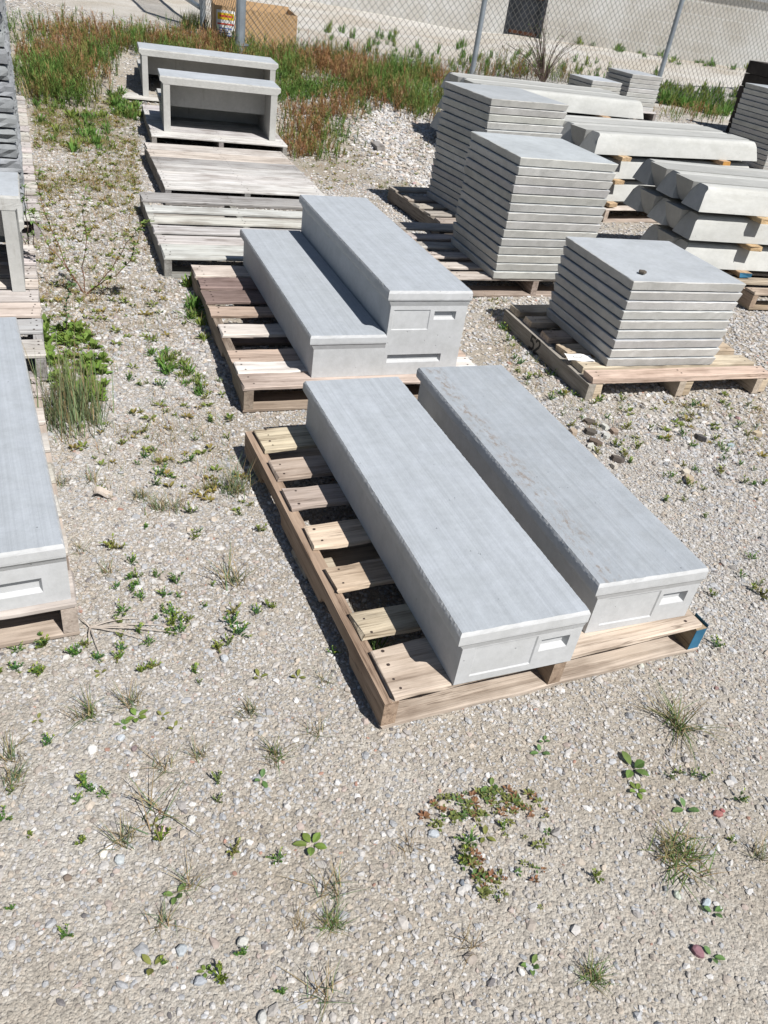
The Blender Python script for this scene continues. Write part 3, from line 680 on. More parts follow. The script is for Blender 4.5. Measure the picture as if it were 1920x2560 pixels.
# block wall
WA = np.array([-9.0, 22.4]); W1 = np.array([-.83, 19.0]); W2 = np.array([5.3, 16.5]); WB = np.array([13.0, 13.3])
wd_ = (W2-W1)/np.linalg.norm(W2-W1); wa = math.atan2(wd_[1], wd_[0]); WL = 24.0; wo = W1-wd_*8.5
WT = thing('block_wall', 'long whitewashed concrete block wall beyond the fence, with a dark doorway panel', 'wall', (wo[0], wo[1], 0), wa)
mb = MB(); dz = [8.5+1.9, 8.5+3.05]
# find the doorway position from the photo
def wall_s(px, py):
    d = ray(px, py); # intersection of the view ray with the wall plane
    n_ = np.array([-wd_[1], wd_[0]]); t = (wo@n_)/(d[:2]@n_); p = d[:2]*t; return float((p-wo)@wd_)
dz = [wall_s(1256, 90), wall_s(1352, 90)]
top = 1.66; tl_ = 2.6; sb = dz[1]+1.6
def wz(s, hh): return hh
n = 24
for a, b, z0, z1 in ((0, dz[0], -.3, tl_), (dz[1], sb, -.3, tl_), (sb+.0005, WL, -.3, top), (dz[0]+.0005, dz[1]-.0005, 2.35, tl_)): mb.box(a, b, 0, .2, z0, z1)
mb.build('masonry', ['wall'], WT)
mb = MB(); mb.box(-.02, sb+.02, -.03, .23, tl_+.0005, tl_+.06); mb.box(sb+.021, WL+.02, -.03, .23, top+.0005, top+.06); mb.build('coping', ['riser'], WT)
mb = MB(); mb.box(dz[0]+.002, dz[1]-.002, .04, .07, -.2, 2.34); mb.box(dz[0]+.002, dz[0]+.09, .0, .038, -.2, 2.34); mb.box(dz[1]-.09, dz[1]-.002, .0, .038, -.2, 2.34); mb.build('door_panel', ['darkdoor'], WT)
mb = MB(); mb.box(dz[0]+.1, dz[1]-.1, .02, .039, .55, .60); mb.box(dz[0]+.1, dz[1]-.1, .02, .039, 1.15, 1.20); mb.box(dz[0]+.55*(dz[1]-dz[0]), dz[0]+.58*(dz[1]-dz[0]), .022, .0395, -.1, .549); mb.build('door_ribs', ['rust'], WT)

# ------------------------------------------------------------------ gravel stones (one uncountable mass)
ICO_V = []
def _ico():
    t = (1+5**.5)/2
    v = np.array([(-1, t, 0), (1, t, 0), (-1, -t, 0), (1, -t, 0), (0, -1, t), (0, 1, t), (0, -1, -t), (0, 1, -t), (t, 0, -1), (t, 0, 1), (-t, 0, -1), (-t, 0, 1)], float)
    v /= np.linalg.norm(v[0])
    f = np.array([(0, 11, 5), (0, 5, 1), (0, 1, 7), (0, 7, 10), (0, 10, 11), (1, 5, 9), (5, 11, 4), (11, 10, 2), (10, 7, 6), (7, 1, 8), (3, 9, 4), (3, 4, 2), (3, 2, 6), (3, 6, 8), (3, 8, 9), (4, 9, 5), (2, 4, 11), (6, 2, 10), (8, 6, 7), (9, 8, 1)])
    return v, f
def _octa():
    v = np.array([(1, 0, 0), (0, 1, 0), (-1, 0, 0), (0, -1, 0), (.5, .5, .6), (-.5, .5, .55), (-.5, -.5, .6), (.5, -.5, .55)], float)
    f = np.array([(0, 1, 4), (1, 2, 5), (2, 3, 6), (3, 0, 7), (4, 1, 5), (5, 2, 6), (6, 3, 7), (7, 0, 4), (4, 5, 6), (4, 6, 7)])
    return v, f
PALETTE = np.array([(.56, .545, .52), (.50, .475, .44), (.62, .61, .59), (.42, .40, .38), (.47, .48, .49), (.52, .46, .385), (.40, .355, .31), (.70, .69, .67), (.36, .37, .38), (.48, .405, .36), (.20, .19, .19), (.44, .27, .21)])
PW = np.array([.19, .2, .09, .12, .14, .11, .07, .022, .06, .035, .016, .004]); PW /= PW.sum()
def stones(x, y, r, base, pal_shift=1.0, flat=.55, sink=.25):
    v0, f0 = base; n = len(x); k = len(v0)
    sc = np.stack([RNG.uniform(.8, 1.25, n), RNG.uniform(.6, 1.0, n), RNG.uniform(flat*.6, flat*1.25, n)], -1)
    V = v0[None]*(1+RNG.uniform(-.26, .26, (n, k, 1)))*sc[:, None]
    ax, az = RNG.normal(0, .22, n), RNG.uniform(0, 6.283, n)
    c, s = np.cos(ax)[:, None], np.sin(ax)[:, None]; Y = V[..., 1]*c-V[..., 2]*s; Z = V[..., 1]*s+V[..., 2]*c; V[..., 1] = Y; V[..., 2] = Z
    c, s = np.cos(az)[:, None], np.sin(az)[:, None]; X = V[..., 0]*c-V[..., 1]*s; Y = V[..., 0]*s+V[..., 1]*c; V[..., 0] = X; V[..., 1] = Y
    V *= r[:, None, None]; V[..., 0] += x[:, None]; V[..., 1] += y[:, None]; V[..., 2] += (tz(x, y)+r*sink*flat)[:, None]
    F = (f0[None]+np.arange(n)[:, None, None]*k).reshape(-1, 3)
    col = PALETTE[RNG.choice(len(PALETTE), n, p=PW)]*RNG.uniform(.85, 1.12, (n, 1))*pal_shift*np.array([.81, .805, .81])
    return V.reshape(-1, 3), F, np.repeat(col, k, 0)
def vnoise(x, y, s, seed=0):
    return (np.sin(x*s*1.7+seed)*np.cos(y*s*1.3+seed*2.1)+np.sin((x+y)*s*.9+seed*3)*np.cos((x-y)*s*1.1-seed)+.5*np.sin(x*s*3.1-y*s*2.3+seed*5))/2.5
def frustum_pts(n, y0, y1, mx=.9):
    y = np.sqrt(RNG.uniform(y0*y0, y1*y1, int(n*1.0))); hw = .34*y+.32
    # left and right limits of the view (rolled camera) plus a margin for side steps
    xl = -(.62*y+.1)-mx; xr = .36*y+.42+mx
    x = xl+(xr-xl)*RNG.random(len(y)); e = np.minimum(x-xl, xr-x)/mx; k = RNG.random(len(x)) < np.clip(e*1.6, 0, 1); return x[k], y[k]
def sand_mask(x, y): # sandy strips without loose stones
    return vnoise(x, y, 1.6, 2)+.5*vnoise(x, y, 4.1, 9)
parts = []
def add(nn, y0, y1, rlo, rhi, base, shift=1.0, dens=1.0, mx=.9, flat=.55, sink=.25):
    x, y = frustum_pts(int(nn*1.27), y0, y1, mx); m = RNG.random(len(x)) < np.clip(dens*(.78+.55*sand_mask(x, y)), .22, 1)
    x, y = x[m], y[m]; r = np.exp(RNG.uniform(np.log(rlo), np.log(rhi), len(x))*.5+RNG.uniform(np.log(rlo), np.log(rhi), len(x))*.5)
    V, F, C = stones(x, y, r, base, shift, flat, sink); off = sum(len(p[0]) for p in parts); parts.append((V, F+off, C))
ico, octa = _ico(), _octa()
add(90000, .55, 3.0, .0022, .0048, octa, .97, sink=.3)
add(78000, .55, 3.1, .0036, .0076, ico, .97, dens=.9, sink=.3)
add(3200, .55, 3.1, .0075, .0125, ico, 1.0, dens=.8, sink=.25)
add(1000, .55, 3.2, .009, .0165, ico, 1.0, dens=.7, sink=.1)
add(64000, 3.0, 6.2, .0055, .012, octa, 1.06, sink=.15)
add(17000, 2.8, 6.4, .008, .0155, ico, 1.05, dens=.9)
add(36000, 6.2, 11.0, .008, .019, octa, 1.08)
# crushed white stone: strip right of the two tier step and the bank toward the fence
def extra(nn, poly, rlo, rhi, shift, base=ico):
    P = np.array(poly); x = RNG.uniform(P[:, 0].min(), P[:, 0].max(), nn); y = RNG.uniform(P[:, 1].min(), P[:, 1].max(), nn); m = np.zeros(nn, bool)
    for i in range(len(P)):
        a, b = P[i], P[(i+1) % len(P)]; c = ((a[1] > y) != (b[1] > y)) & (x < (b[0]-a[0])*(y-a[1])/(b[1]-a[1]+1e-12)+a[0]); m ^= c
    x, y = x[m]+RNG.normal(0, .13, m.sum()), y[m]+RNG.normal(0, .13, m.sum()); q = vnoise(x, y, 2.4, 8) > RNG.uniform(-1.1, .5, len(x)); x, y = x[q], y[q]; r = rlo+(rhi-rlo)*RNG.random(len(x))**1.7; V, F, C = stones(x, y, r, base, shift, .7, .3); C = np.clip(C, .26, 1)
    off = sum(len(p[0]) for p in parts); parts.append((V, F+off, C))
g = lambda pts: [tuple(at(px*1.1573, py*1.1573)[:2]) for px, py in pts]
extra(7500, g([(1000, 700), (1120, 640), (1659, 660), (1659, 1330), (1540, 1150), (1250, 860), (1090, 770)]), .007, .0145, 1.02)
extra(9000, g([(800, 215), (935, 245), (940, 420), (800, 330)]), .010, .024, 1.12)
extra(3000, g([(1400, 290), (1600, 330), (1659, 350), (1659, 420), (1560, 370), (1500, 310)]), .012, .025, 1.2)
extra(11000, g([(90, 480), (330, 430), (470, 640), (520, 820), (300, 900), (100, 700)]), .006, .0125, .98)
V = np.concatenate([p[0] for p in parts]); F = np.concatenate([p[1] for p in parts]); C = np.concatenate([p[2] for p in parts])
go = link_me('gravel', fast_mesh('gravel', V, F, 'stone', C)); tag(go, 'loose crushed limestone gravel covering the yard', 'gravel', kind='stuff')

# ------------------------------------------------------------------ plants
def blade_mesh_arrays(bases, dirs, lens, widths, droop, cols, tipcols=None, seg=3):
    """many tapered grass blades at once -> V, F(tri), C"""
    n = len(bases); t = np.linspace(0, 1, seg+1)
    up = np.array([0, 0, 1.]); side = np.cross(dirs, up); nn_ = np.linalg.norm(side, axis=1, keepdims=True); ang = RNG.uniform(0, 6.28, n)
    rs = np.stack([np.cos(ang), np.sin(ang), np.zeros(n)], -1); side = np.where(nn_ < .15, rs, side/np.maximum(nn_, 1e-6))
    hz = dirs.copy(); hz[:, 2] = 0; Vs = []; Cs = []
    for k, tt in enumerate(t):
        c = bases+dirs*(lens*tt)[:, None]; c = c+hz*(lens*droop*tt*tt)[:, None]*.8; c[:, 2] -= lens*droop*tt*tt*.6
        wdt = widths*(1-tt)**.7*.5
        cc = cols if tipcols is None else cols*(1-tt)+tipcols*tt
        if k < seg: Vs += [c-side*wdt[:, None], c+side*wdt[:, None]]; Cs += [cc, cc]
        else: Vs.append(c); Cs.append(cc)
    m = 2*seg+1; V = np.stack(Vs, 1).reshape(-1, 3); C = np.stack(Cs, 1).reshape(-1, 3); fs = []
    for k in range(seg-1): a = 2*k; fs += [(a, a+1, a+3), (a, a+3, a+2)]
    fs.append((2*seg-2, 2*seg-1, 2*seg)); fs = np.array(fs)
    F = (fs[None]+np.arange(n)[:, None, None]*m).reshape(-1, 3); return V, F, C
def cat(parts_):
    off = 0; Vs, Fs, Cs = [], [], []
    for v, f, c in parts_: Vs.append(v); Fs.append(f+off); Cs.append(c); off += len(v)
    return np.concatenate(Vs), np.concatenate(Fs), np.concatenate(Cs)
def rdirs(n, tilt_lo, tilt_hi, az=None):
    a = RNG.uniform(0, 6.283, n) if az is None else az; t = RNG.uniform(tilt_lo, tilt_hi, n)
    return np.stack([np.cos(a)*np.sin(t), np.sin(a)*np.sin(t), np.cos(t)], -1)
GREEN = np.array([.085, .15, .04]); DRY = np.array([.33, .26, .14]); BGR = np.array([.13, .19, .10]); RUST = np.array([.26, .125, .05]); YG = np.array([.20, .25, .05])
def cvar(base, n, s=.25): return np.clip(np.asarray(base)*RNG.uniform(1-s, 1+s, (n, 1))*RNG.uniform(.93, 1.07, (n, 3)), 0, 1)
def tuft_arr(n, h, spread=.9, col=BGR, dry=.45, w_=.0022, r0=.012, droop=.35):
    b = np.zeros((n, 3)); b[:, :2] = RNG.normal(0, r0, (n, 2)); d = rdirs(n, .1, spread); l = h*RNG.uniform(.45, 1.05, n)
    isd = RNG.random(n) < dry; c = np.where(isd[:, None], cvar(DRY, n), cvar(col, n)); tip = np.where(RNG.random(n)[:, None] < .35, cvar(DRY, n), c)
    return blade_mesh_arrays(b, d, l, np.full(n, w_), np.full(n, droop), c, tip, 3)
def leaf_arr(bases, dirs, lens, widths, cols, cup=.2):
    """broad leaves: pointed ovals of 8 triangles with a fold along the midrib"""
    n = len(bases); up = np.array([0, 0, 1.]); side = np.cross(dirs, up); side /= np.maximum(np.linalg.norm(side, axis=1, keepdims=True), 1e-6); nor = np.cross(side, dirs)
    prof = [(0, 0), (.22, .34), (.5, .5), (.78, .36), (1, 0)]; Vs = []; Cs = []
    for t, wf in prof:
        c = bases+dirs*(lens*t)[:, None]; c[:, 2] -= lens*.25*t*t; sgs = (0,) if wf == 0 else (-1, 0, 1)
        for s in sgs: Vs.append(c+side*(s*wf*widths)[:, None]+nor*(abs(s)*wf*widths*cup)[:, None]); Cs.append(cols*(1.0 if s else 1.12))
    idx = [(0, 1, 2), (0, 2, 3), (1, 4, 5), (1, 5, 2), (2, 5, 6), (2, 6, 3), (4, 7, 8), (4, 8, 5), (5, 8, 9), (5, 9, 6), (7, 10, 8), (8, 10, 9)]
    V = np.stack(Vs, 1).reshape(-1, 3); C = np.stack(Cs, 1).reshape(-1, 3); F = (np.array(idx)[None]+np.arange(n)[:, None, None]*11).reshape(-1, 3); return V, F, C
def sprig_arr(h=.035, stems=7, col=(.09, .20, .045), yellow=.35):
    ps = []
    for s in range(stems):
        az = RNG.uniform(0, 6.28); ti = RNG.uniform(.2, 1.15); d0 = np.array([math.cos(az)*math.sin(ti), math.sin(az)*math.sin(ti), math.cos(ti)]); ln = h*RNG.uniform(.6, 1.1)
        m = 12; t = RNG.uniform(.25, 1, m); b = d0[None]*(ln*t)[:, None]; dd = rdirs(m, .5, 1.3)+d0*.9; dd /= np.linalg.norm(dd, axis=1, keepdims=True)
        c = cvar(col, m, .3); yy = t > 1-.3*yellow; c[yy] = cvar(YG*1.3, yy.sum(), .2)
        ps.append(leaf_arr(b, dd, RNG.uniform(.008, .013, m)*h/.035, RNG.uniform(.0025, .0045, m)*h/.035, c))
        ps.append(blade_mesh_arrays(np.zeros((1, 3)), d0[None], np.array([ln]), np.array([.002]), np.array([.05]), cvar(col, 1), None, 2))
    return cat(ps)
def rosette_arr(n, ln, col, wr=.5, tl=.7, th=1.35):
    d = rdirs(n, tl, th, np.arange(n)*2.4+RNG.uniform(0, .5, n)); b = d*np.array([1, 1, .2])*ln*.18; b[:, 2] += .004
    return leaf_arr(b, d, ln*RNG.uniform(.7, 1.1, n), ln*wr*RNG.uniform(.8, 1.1, n), cvar(col, n, .18), .25)
def mesh_of(name, arr, smooth=False): return fast_mesh(name, arr[0], arr[1], 'leaf', arr[2], smooth)
SPR = [mesh_of('weed_sprig', sprig_arr(.035, random.choice((6, 8, 10)), col=c)) for c in ((.085, .19, .04), (.10, .20, .05), (.12, .21, .045), (.07, .17, .05), (.17, .21, .05), (.09, .18, .04), (.14, .19, .03), (.13, .17, .06), (.20, .20, .06), (.08, .15, .04))]
TUF = [mesh_of('grass_tuft', tuft_arr(n, h, s, c, d)) for n, h, s, c, d in ((46, .075, .9, BGR, .45), (60, .08, 1.1, GREEN, .5), (34, .10, .8, BGR, .5), (26, .09, 1.25, BGR, .7), (80, .065, 1.2, GREEN*1.2, .4), (22, .11, 1.0, DRY*.8, .6))]
BRO = [mesh_of('broadleaf_seedling', rosette_arr(n, .034, c)) for n, c in ((4, (.13, .21, .06)), (3, (.11, .20, .07)), (5, (.15, .22, .05)), (3, (.19, .21, .06)))]

def put(name, meshes, px, py, sc, label, cat_, group=None, lean=0):
    p = at(px, py); sc *= random.choice((.65, .85, 1, 1.2)) if name == 'weed_sprig' else 1; o = link_me(name, random.choice(meshes) if isinstance(meshes, list) else meshes, p, random.uniform(0, 6.28), sc*(.78 if name == 'weed_sprig' else .62 if name == 'broadleaf_seedling' else 1)*random.uniform(.85, 1.15))
    return tag(o, label, cat_, group)
A_ = lambda pts, ox, oy, s: [(ox+x/s, oy+y/s) for x, y in pts]
S1 = A_([(1370, 410), (1355, 550), (1090, 700), (775, 500), (850, 640), (730, 730), (780, 680), (890, 800), (960, 820), (845, 870), (1235, 890), (1510, 1010), (1435, 1075), (1100, 1065), (785, 1170), (1155, 1190), (1570, 1190), (1125, 1235), (920, 740), (435, 690), (1130, 560), (620, 590), (670, 150), (755, 180), (800, 170), (890, 190), (1200, 270), (905, 300), (680, 380), (755, 365), (1220, 430), (1290, 150)], 80, 900, 2.765)
S2 = A_([(570, 1305), (680, 1420), (670, 1520), (860, 1510), (585, 1580), (730, 1510), (700, 1600), (715, 1570), (750, 1650), (925, 1630), (1020, 1640), (1000, 1550), (1240, 1560), (625, 1750), (605, 1820), (905, 1720), (965, 1770), (1030, 1820), (1080, 1805), (975, 1835), (850, 1800), (725, 1880), (1020, 1880), (960, 1895), (620, 1920), (810, 1960), (1180, 1715), (1390, 1750), (1385, 1825), (1435, 1900), (1360, 1970), (1290, 2005), (90, 1980), (370, 1980), (300, 2045), (455, 2070), (595, 2075), (620, 2010), (835, 2125), (65, 2165), (760, 2160), (1550, 1755), (1650, 1720)], 80, 900, 2.765)
S3 = A_([(80, 50), (195, 30), (365, 25), (325, 70), (425, 85), (510, 90), (660, 120), (205, 450), (0, 145), (70, 130), (175, 145), (830, 140), (860, 190), (940, 40), (20, 775), (335, 700), (385, 650), (450, 675), (940, 615), (940, 700), (350, 880), (130, 850), (700, 865), (1010, 915), (1200, 950), (45, 1165), (290, 1275), (1040, 1360), (700, 1405), (955, 1465), (1210, 1525), (50, 660), (375, 620), (1435, 60)], 0, 1600, 1.728)
S4 = A_([(910, 1030), (1505, 870), (1525, 690), (1230, 590), (1275, 580), (1330, 585), (1380, 595), (520, 815), (365, 875), (350, 950), (1430, 30)], 960, 1600, 1.728)
S5 = A_([(390, 100), (440, 165), (500, 120), (580, 30), (660, 120), (590, 160), (750, 10), (800, 50), (740, 70), (780, 185), (850, 305), (710, 290), (770, 350), (600, 330), (790, 390), (930, 190), (1130, 230), (970, 245), (1120, 100), (1190, 45), (1180, 100), (1170, 140), (1370, 20), (1390, 45), (1530, 40), (1420, 110), (1480, 160), (1590, 175), (1530, 225), (1190, 295), (1360, 290), (1390, 320), (1480, 340), (1330, 250), (1390, 380), (1480, 410), (1130, 410), (1210, 445), (1360, 455), (1510, 520), (1570, 440), (1620, 520), (1560, 530), (1255, 560), (1105, 520), (1160, 535), (1055, 480), (1010, 480), (1010, 625), (1130, 630), (1275, 735), (1555, 985), (1490, 1100), (1560, 1180), (1620, 1220), (1310, 1215), (1600, 1150)], 1250, 1000, 2.476)
S6 = A_([(150, 590), (410, 770), (240, 830), (300, 1010), (300, 900), (390, 1090), (400, 1160), (560, 1060), (720, 1040), (1010, 1290), (850, 1290), (700, 1350), (1100, 1380), (1320, 1370), (80, 440)], 1240, 740, 5.184)
for pts, sc, lab, grp in ((S1, 1.05, 'small leafy green weed in the open gravel between the two rows of pallets', 'weed sprigs between the rows'),
        (S2, 1.0, 'small leafy green weed in the gravel beside the near left step', 'weed sprigs beside the near left step'),
        (S3, .85, 'small leafy green weed in the fine gravel at the lower left', 'weed sprigs at the lower left'),
        (S4, .85, 'small leafy green weed in the fine gravel at the lower right', 'weed sprigs at the lower right'),
        (S5, 1.15, 'small leafy green weed in the coarse gravel right of the near steps', 'weed sprigs right of the near steps'),
        (S6, 1.2, 'small leafy green weed along the numbered pallet', 'weed sprigs along the numbered pallet')):
    for px, py in pts: put('weed_sprig', SPR, px, py, sc, lab, 'weed', grp)
D = 1.1573
TL = [(190, 1545, 1, .9), (290, 1520, 2, .8), (355, 1660, 3, .9), (535, 1540, 0, .8), (595, 1635, 1, .8), (435, 1635, 2, .7), (335, 1762, 3, 1.3), (275, 1815, 2, .9), (25, 1635, 2, .9), (30, 1690, 0, .8), (685, 1585, 3, .7), (510, 1262, 2, 1.35), (410, 1915, 3, .8), (720, 1925, 3, .9), (715, 1998, 4, .8), (350, 1995, 3, .7), (645, 2005, 5, .6), (700, 2150, 3, .8), (1225, 1560, 5, .001), (1015, 2045, 5, .8), (880, 1830, 5, .6), (1280, 2112, 4, .7), (95, 1035, 2, .001), (230, 1240, 3, .9), (175, 1190, 3, .6), (195, 1040, 3, .9), (135, 1048, 2, .8), (345, 1100, 0, .9), (385, 1100, 2, .9), (300, 1078, 0, 1.1), (1640, 1850, 2, .8), (700, 1475, 3, .6), (445, 1055, 2, .6)]
NAMES = {0: 'upright blue green grass tuft', 1: 'dense green grass tuft', 2: 'upright thin grass tuft', 3: 'sparse spreading grass tuft', 4: 'low dense grass tuft', 5: 'dry brown grass tuft'}
TLAB = ['dense green grass tuft on the gravel in front of the near left pallet', 'thin upright tuft between the dense left tuft and the tan pallet', 'sparse tuft below the thin one, right of the flat white stone', 'upright blue green tuft left of the tan pallet corner', 'dense round tuft left of and below the tan pallet corner', 'thin tuft between the flat white stone and the dense round tuft', 'largest sparse tuft with long wiry stems, above the pink stone', 'upright wiry tuft beside the two white stones', 'upper of two tufts at the left edge of the foreground', 'lower of two tufts at the left edge of the foreground', 'wiry spreading tuft just below the tan pallet corner', 'large upright tuft standing alone between the left step and the tan pallet', 'wiry tuft right of the two white stones', 'reddish wiry tuft at the lower centre, upper of a close pair', 'low bushy tuft at the lower centre, lower of a close pair', 'small wiry tuft below a broad leaved seedling at the lower left', 'small dry tuft touching the low bushy tuft on its left', 'wiry tuft at the bottom edge of the picture', 'dry brown leaning tuft below the creeping weed patch', 'faint dry tuft left of the creeping weed patch', 'low tuft at the bottom right centre', 'sparse tuft right of the front end of the left step', 'tiny sparse tuft nearest the left step front', 'wide sparse tuft right of the middle of the left step', 'narrow tuft against the middle of the left step', 'blue green tuft in the middle gravel, left of a close pair', 'thin tuft in the middle gravel, right of a close pair', 'upright tuft left of the close pair in the middle gravel', 'thin tuft at the right edge of the lower foreground', 'small sparse tuft left of the tan pallet front', 'thin tuft beside the tall blue green one at the pallet corner']
for (x, y, k, sc), lab in zip([q for q in TL if q[3] > .1], TLAB):
    put('grass_tuft', TUF[k], x*D, y*D, sc, lab, 'grass tuft', 'grass tufts in the gravel')
put('grass_tuft', mesh_of('grass_tuft', tuft_arr(75, .155, 1.25, GREEN, .35, .0028, .016, .5)), 1460*D, 1568*D, .9, 'wide grass tuft with long arching blades, right of the near pallet corner', 'grass tuft', 'large grass tufts')
put('grass_tuft', mesh_of('grass_tuft', tuft_arr(130, .075, 1.3, GREEN*1.2, .4, .0024, .02, .3)), 1462*D, 1852*D, 1, 'round bushy grass tuft at the right of the lower foreground', 'grass tuft', 'large grass tufts')
put('grass_tuft', mesh_of('grass_tuft', tuft_arr(90, .16, .7, BGR, .3, .003, .03, .2)), 508*D, 1062*D, 1, 'tall blue green grass tuft at the back left corner of the tan pallet', 'grass tuft', 'large grass tufts')
put('grass_tuft', mesh_of('grass_tuft', tuft_arr(24, .13, .9, GREEN, .1, .0035, .01, .4)), 812*D, 1405*D, 1, 'few green blades growing up between the boards of the tan pallet', 'grass tuft')
def zip_lab(a, b): return [(*p, q) for p, q in zip(a, b)]
for (x, y, k, sc, lab) in zip_lab([(1070, 560, 0, 2.0), (1090, 655, 2, 1.1), (1300, 735, 1, 1.4), (690, 440, 1, .9), (675, 490, 1, 1.1), (1420, 1180, 1, 1.1), (635, 1410, 0, 1.1), (1415, 1370, 1, 1.1), (460, 640, 0, 1.1), (435, 850, 3, 1.2), (490, 660, 0, .9), (570, 680, 3, .9)], ['largest round leaved seedling, casting a shadow, in the lower right gravel', 'seedling just below the largest round leaved one', 'three leaved seedling left of the larger red stone', 'upper of two seedlings right of centre below the tan pallet', 'lower of two seedlings right of centre below the tan pallet', 'seedling below the bluish flat stone at the right', 'seedling beside the pale stone at the bottom', 'seedling touching the purplish red stone', 'green seedling at the top of the creeping weed patch', 'olive seedling under the upper arm of the creeping weeds', 'small seedling amid the upper arm of the creeping weeds', 'olive seedling at the right side of the creeping weeds']):
    put('broadleaf_seedling', BRO[k], 960+x/1.728, 1600+y/1.728, sc, lab, 'seedling', 'broad leaved seedlings lower right')
for (x, y, k, sc, lab) in zip_lab([(760, 1105, 0, 1.3), (1345, 890, 2, 1.5), (1130, 605, 1, 1.2), (530, 370, 0, 1.0), (590, 335, 2, 1.1), (435, 145, 3, .9), (1285, 165, 3, 1.1), (1120, 165, 3, 1.1), (755, 385, 3, .8), (700, 330, 3, .8), (890, 1435, 2, .8), (660, 1415, 3, 1.1), (670, 795, 3, .7), (165, 345, 3, .7)], ['four leaved seedling above the slate grey stone, lower left', 'largest seedling left of centre with broad leaves in a row', 'dark green seedling left of the creeping weeds, near the tufts', 'pale green seedling behind the blue grey stone, lower left', 'seedling right of the pale green one, lower left', 'olive seedling near the front of the left pallet', 'olive seedling closest to the tan pallet', 'olive seedling second closest to the tan pallet', 'small olive seedling between the wiry tufts', 'small olive seedling right of the pale green pair', 'small green seedling near the bottom centre', 'olive seedling beside the slate grey stone', 'tiny olive seedling touching the pink stone', 'brown leaved seedling at the far left of the foreground']):
    put('broadleaf_seedling', BRO[k], x/1.728, 1600+y/1.728, sc, lab, 'seedling', 'broad leaved seedlings lower left')
# low reddish green creeping patch
def patch(name, label, cat_, poly_px, n, mk_, dens=None, soft=0.0):
    P = np.array([at(x, y)[:2] for x, y in poly_px]); ps = []; k = 0; tries = 0
    while k < n and tries < n*60:
        tries += 1; x = RNG.uniform(P[:, 0].min(), P[:, 0].max()); y = RNG.uniform(P[:, 1].min(), P[:, 1].max()); ins = False
        for i in range(len(P)):
            a, b = P[i], P[(i+1) % len(P)]
            if (a[1] > y) != (b[1] > y) and x < (b[0]-a[0])*(y-a[1])/(b[1]-a[1])+a[0]: ins = not ins
        if not ins or (dens and RNG.random() > dens(x, y)) or in_foot(x, y, -.0): continue
        x += RNG.normal(0, soft) if soft else 0; y += RNG.normal(0, soft) if soft else 0
        if soft and in_foot(x, y, .0): continue
        v, f, c = mk_(x, y); v = v+np.array([x, y, float(tz(x, y))]); ps.append((v, f, c)); k += 1
    o = link_me(name, mesh_of(name, cat(ps))); return tag(o, label, cat_, kind='stuff')
def creep(x, y):
    return rosette_arr(RNG.integers(4, 8), RNG.uniform(.007, .016), (.17, .19, .06) if RNG.random() < .6 else ((.24, .13, .07) if RNG.random() < .5 else (.10, .17, .05)), .42, .4, 1.3)
c4 = lambda pts: A_(pts, 960, 1600, 1.728)
patch('creeping_weed', 'reddish green creeping weed patch, upper arm, in the lower right gravel', 'weed patch', c4([(160, 790), (220, 690), (420, 650), (620, 650), (700, 700), (640, 760), (400, 760), (260, 830)]), 82, creep)
patch('creeping_weed', 'reddish green creeping weed patch running down the lower right gravel', 'weed patch', c4([(330, 860), (440, 960), (540, 1050), (500, 1150), (430, 1120), (380, 1010), (310, 960)]), 46, creep)
patch('creeping_weed', 'thin scatter of creeping weeds in the lower right gravel', 'weed patch', c4([(200, 800), (700, 700), (720, 1150), (620, 1180), (480, 800)]), 26, creep)

# horsetail growth
HC = [(.115, .195, .045), (.085, .16, .035), (.29, .16, .075), (.24, .165, .07), (.18, .19, .055), (.34, .21, .13)]
def horsetail(x, y, h=None):
    h = (h or .18)*RNG.choice([.6, .9, 1.0, 1.35]); m = 20
    q = vnoise(x, y, 2.3, 4)+.7*vnoise(x, y, 5.7, 1)+RNG.normal(0, .22)+.22
    col = np.array(HC[0] if q > .35 else HC[4] if q > .1 else HC[3] if q > -.15 else (HC[2] if q > -.6 else HC[5]))
    if RNG.random() < .12: col = np.array(random.choice(HC))
    st = rdirs(1, 0, .6)[0]; t = RNG.uniform(.1, 1, m); b = st[None]*(h*t)[:, None]; d = rdirs(m, .3, 1.5)
    A = blade_mesh_arrays(b, d, h*RNG.uniform(.25, .5, m)*(1.15-t*.6), np.full(m, .0052), np.full(m, -.25), cvar(col, m, .3)*1.1, cvar(col*1.45, m, .2), 2)
    B = blade_mesh_arrays(np.zeros((2, 3)), np.stack([st, st+np.array([.06, 0, 0])]), np.full(2, h), np.full(2, .005), np.full(2, .0), cvar(col*.8, 2), None, 2)
    return cat([A, B])
def hpatch(label, poly, n, h=None, dens=None, nm='horsetail'):
    patch(nm, label, 'horsetail', [(x*D, y*D) for x, y in poly], n, (lambda x, y: horsetail(x, y, h*RNG.uniform(.7, 1.2) if h else None)), dens, .11)
cl = lambda x, y: .18+.82*(vnoise(x, y, 3.4, 7) > -.1)
hpatch('green and rust coloured horsetail thicket behind the hollow steps, left of the fence post', [(40, 60), (300, 80), (520, 100), (600, 128), (600, 165), (300, 160), (180, 170), (45, 130)], 2100, .15, cl)
hpatch('brown and green horsetail thicket along the fence behind the tall slab stacks', [(590, 125), (700, 125), (800, 150), (960, 170), (950, 235), (905, 260), (800, 205), (690, 180), (600, 175)], 2300, .16, cl)
hpatch('rusty horsetail fringe right of the hollow steps', [(590, 175), (800, 205), (780, 250), (700, 250), (740, 320), (700, 345), (640, 340), (605, 290), (590, 240)], 1500, .10, cl)
hpatch('bright green horsetail clump beside the rock faced paving stacks', [(60, 150), (160, 150), (185, 195), (165, 225), (85, 220)], 560, .19)
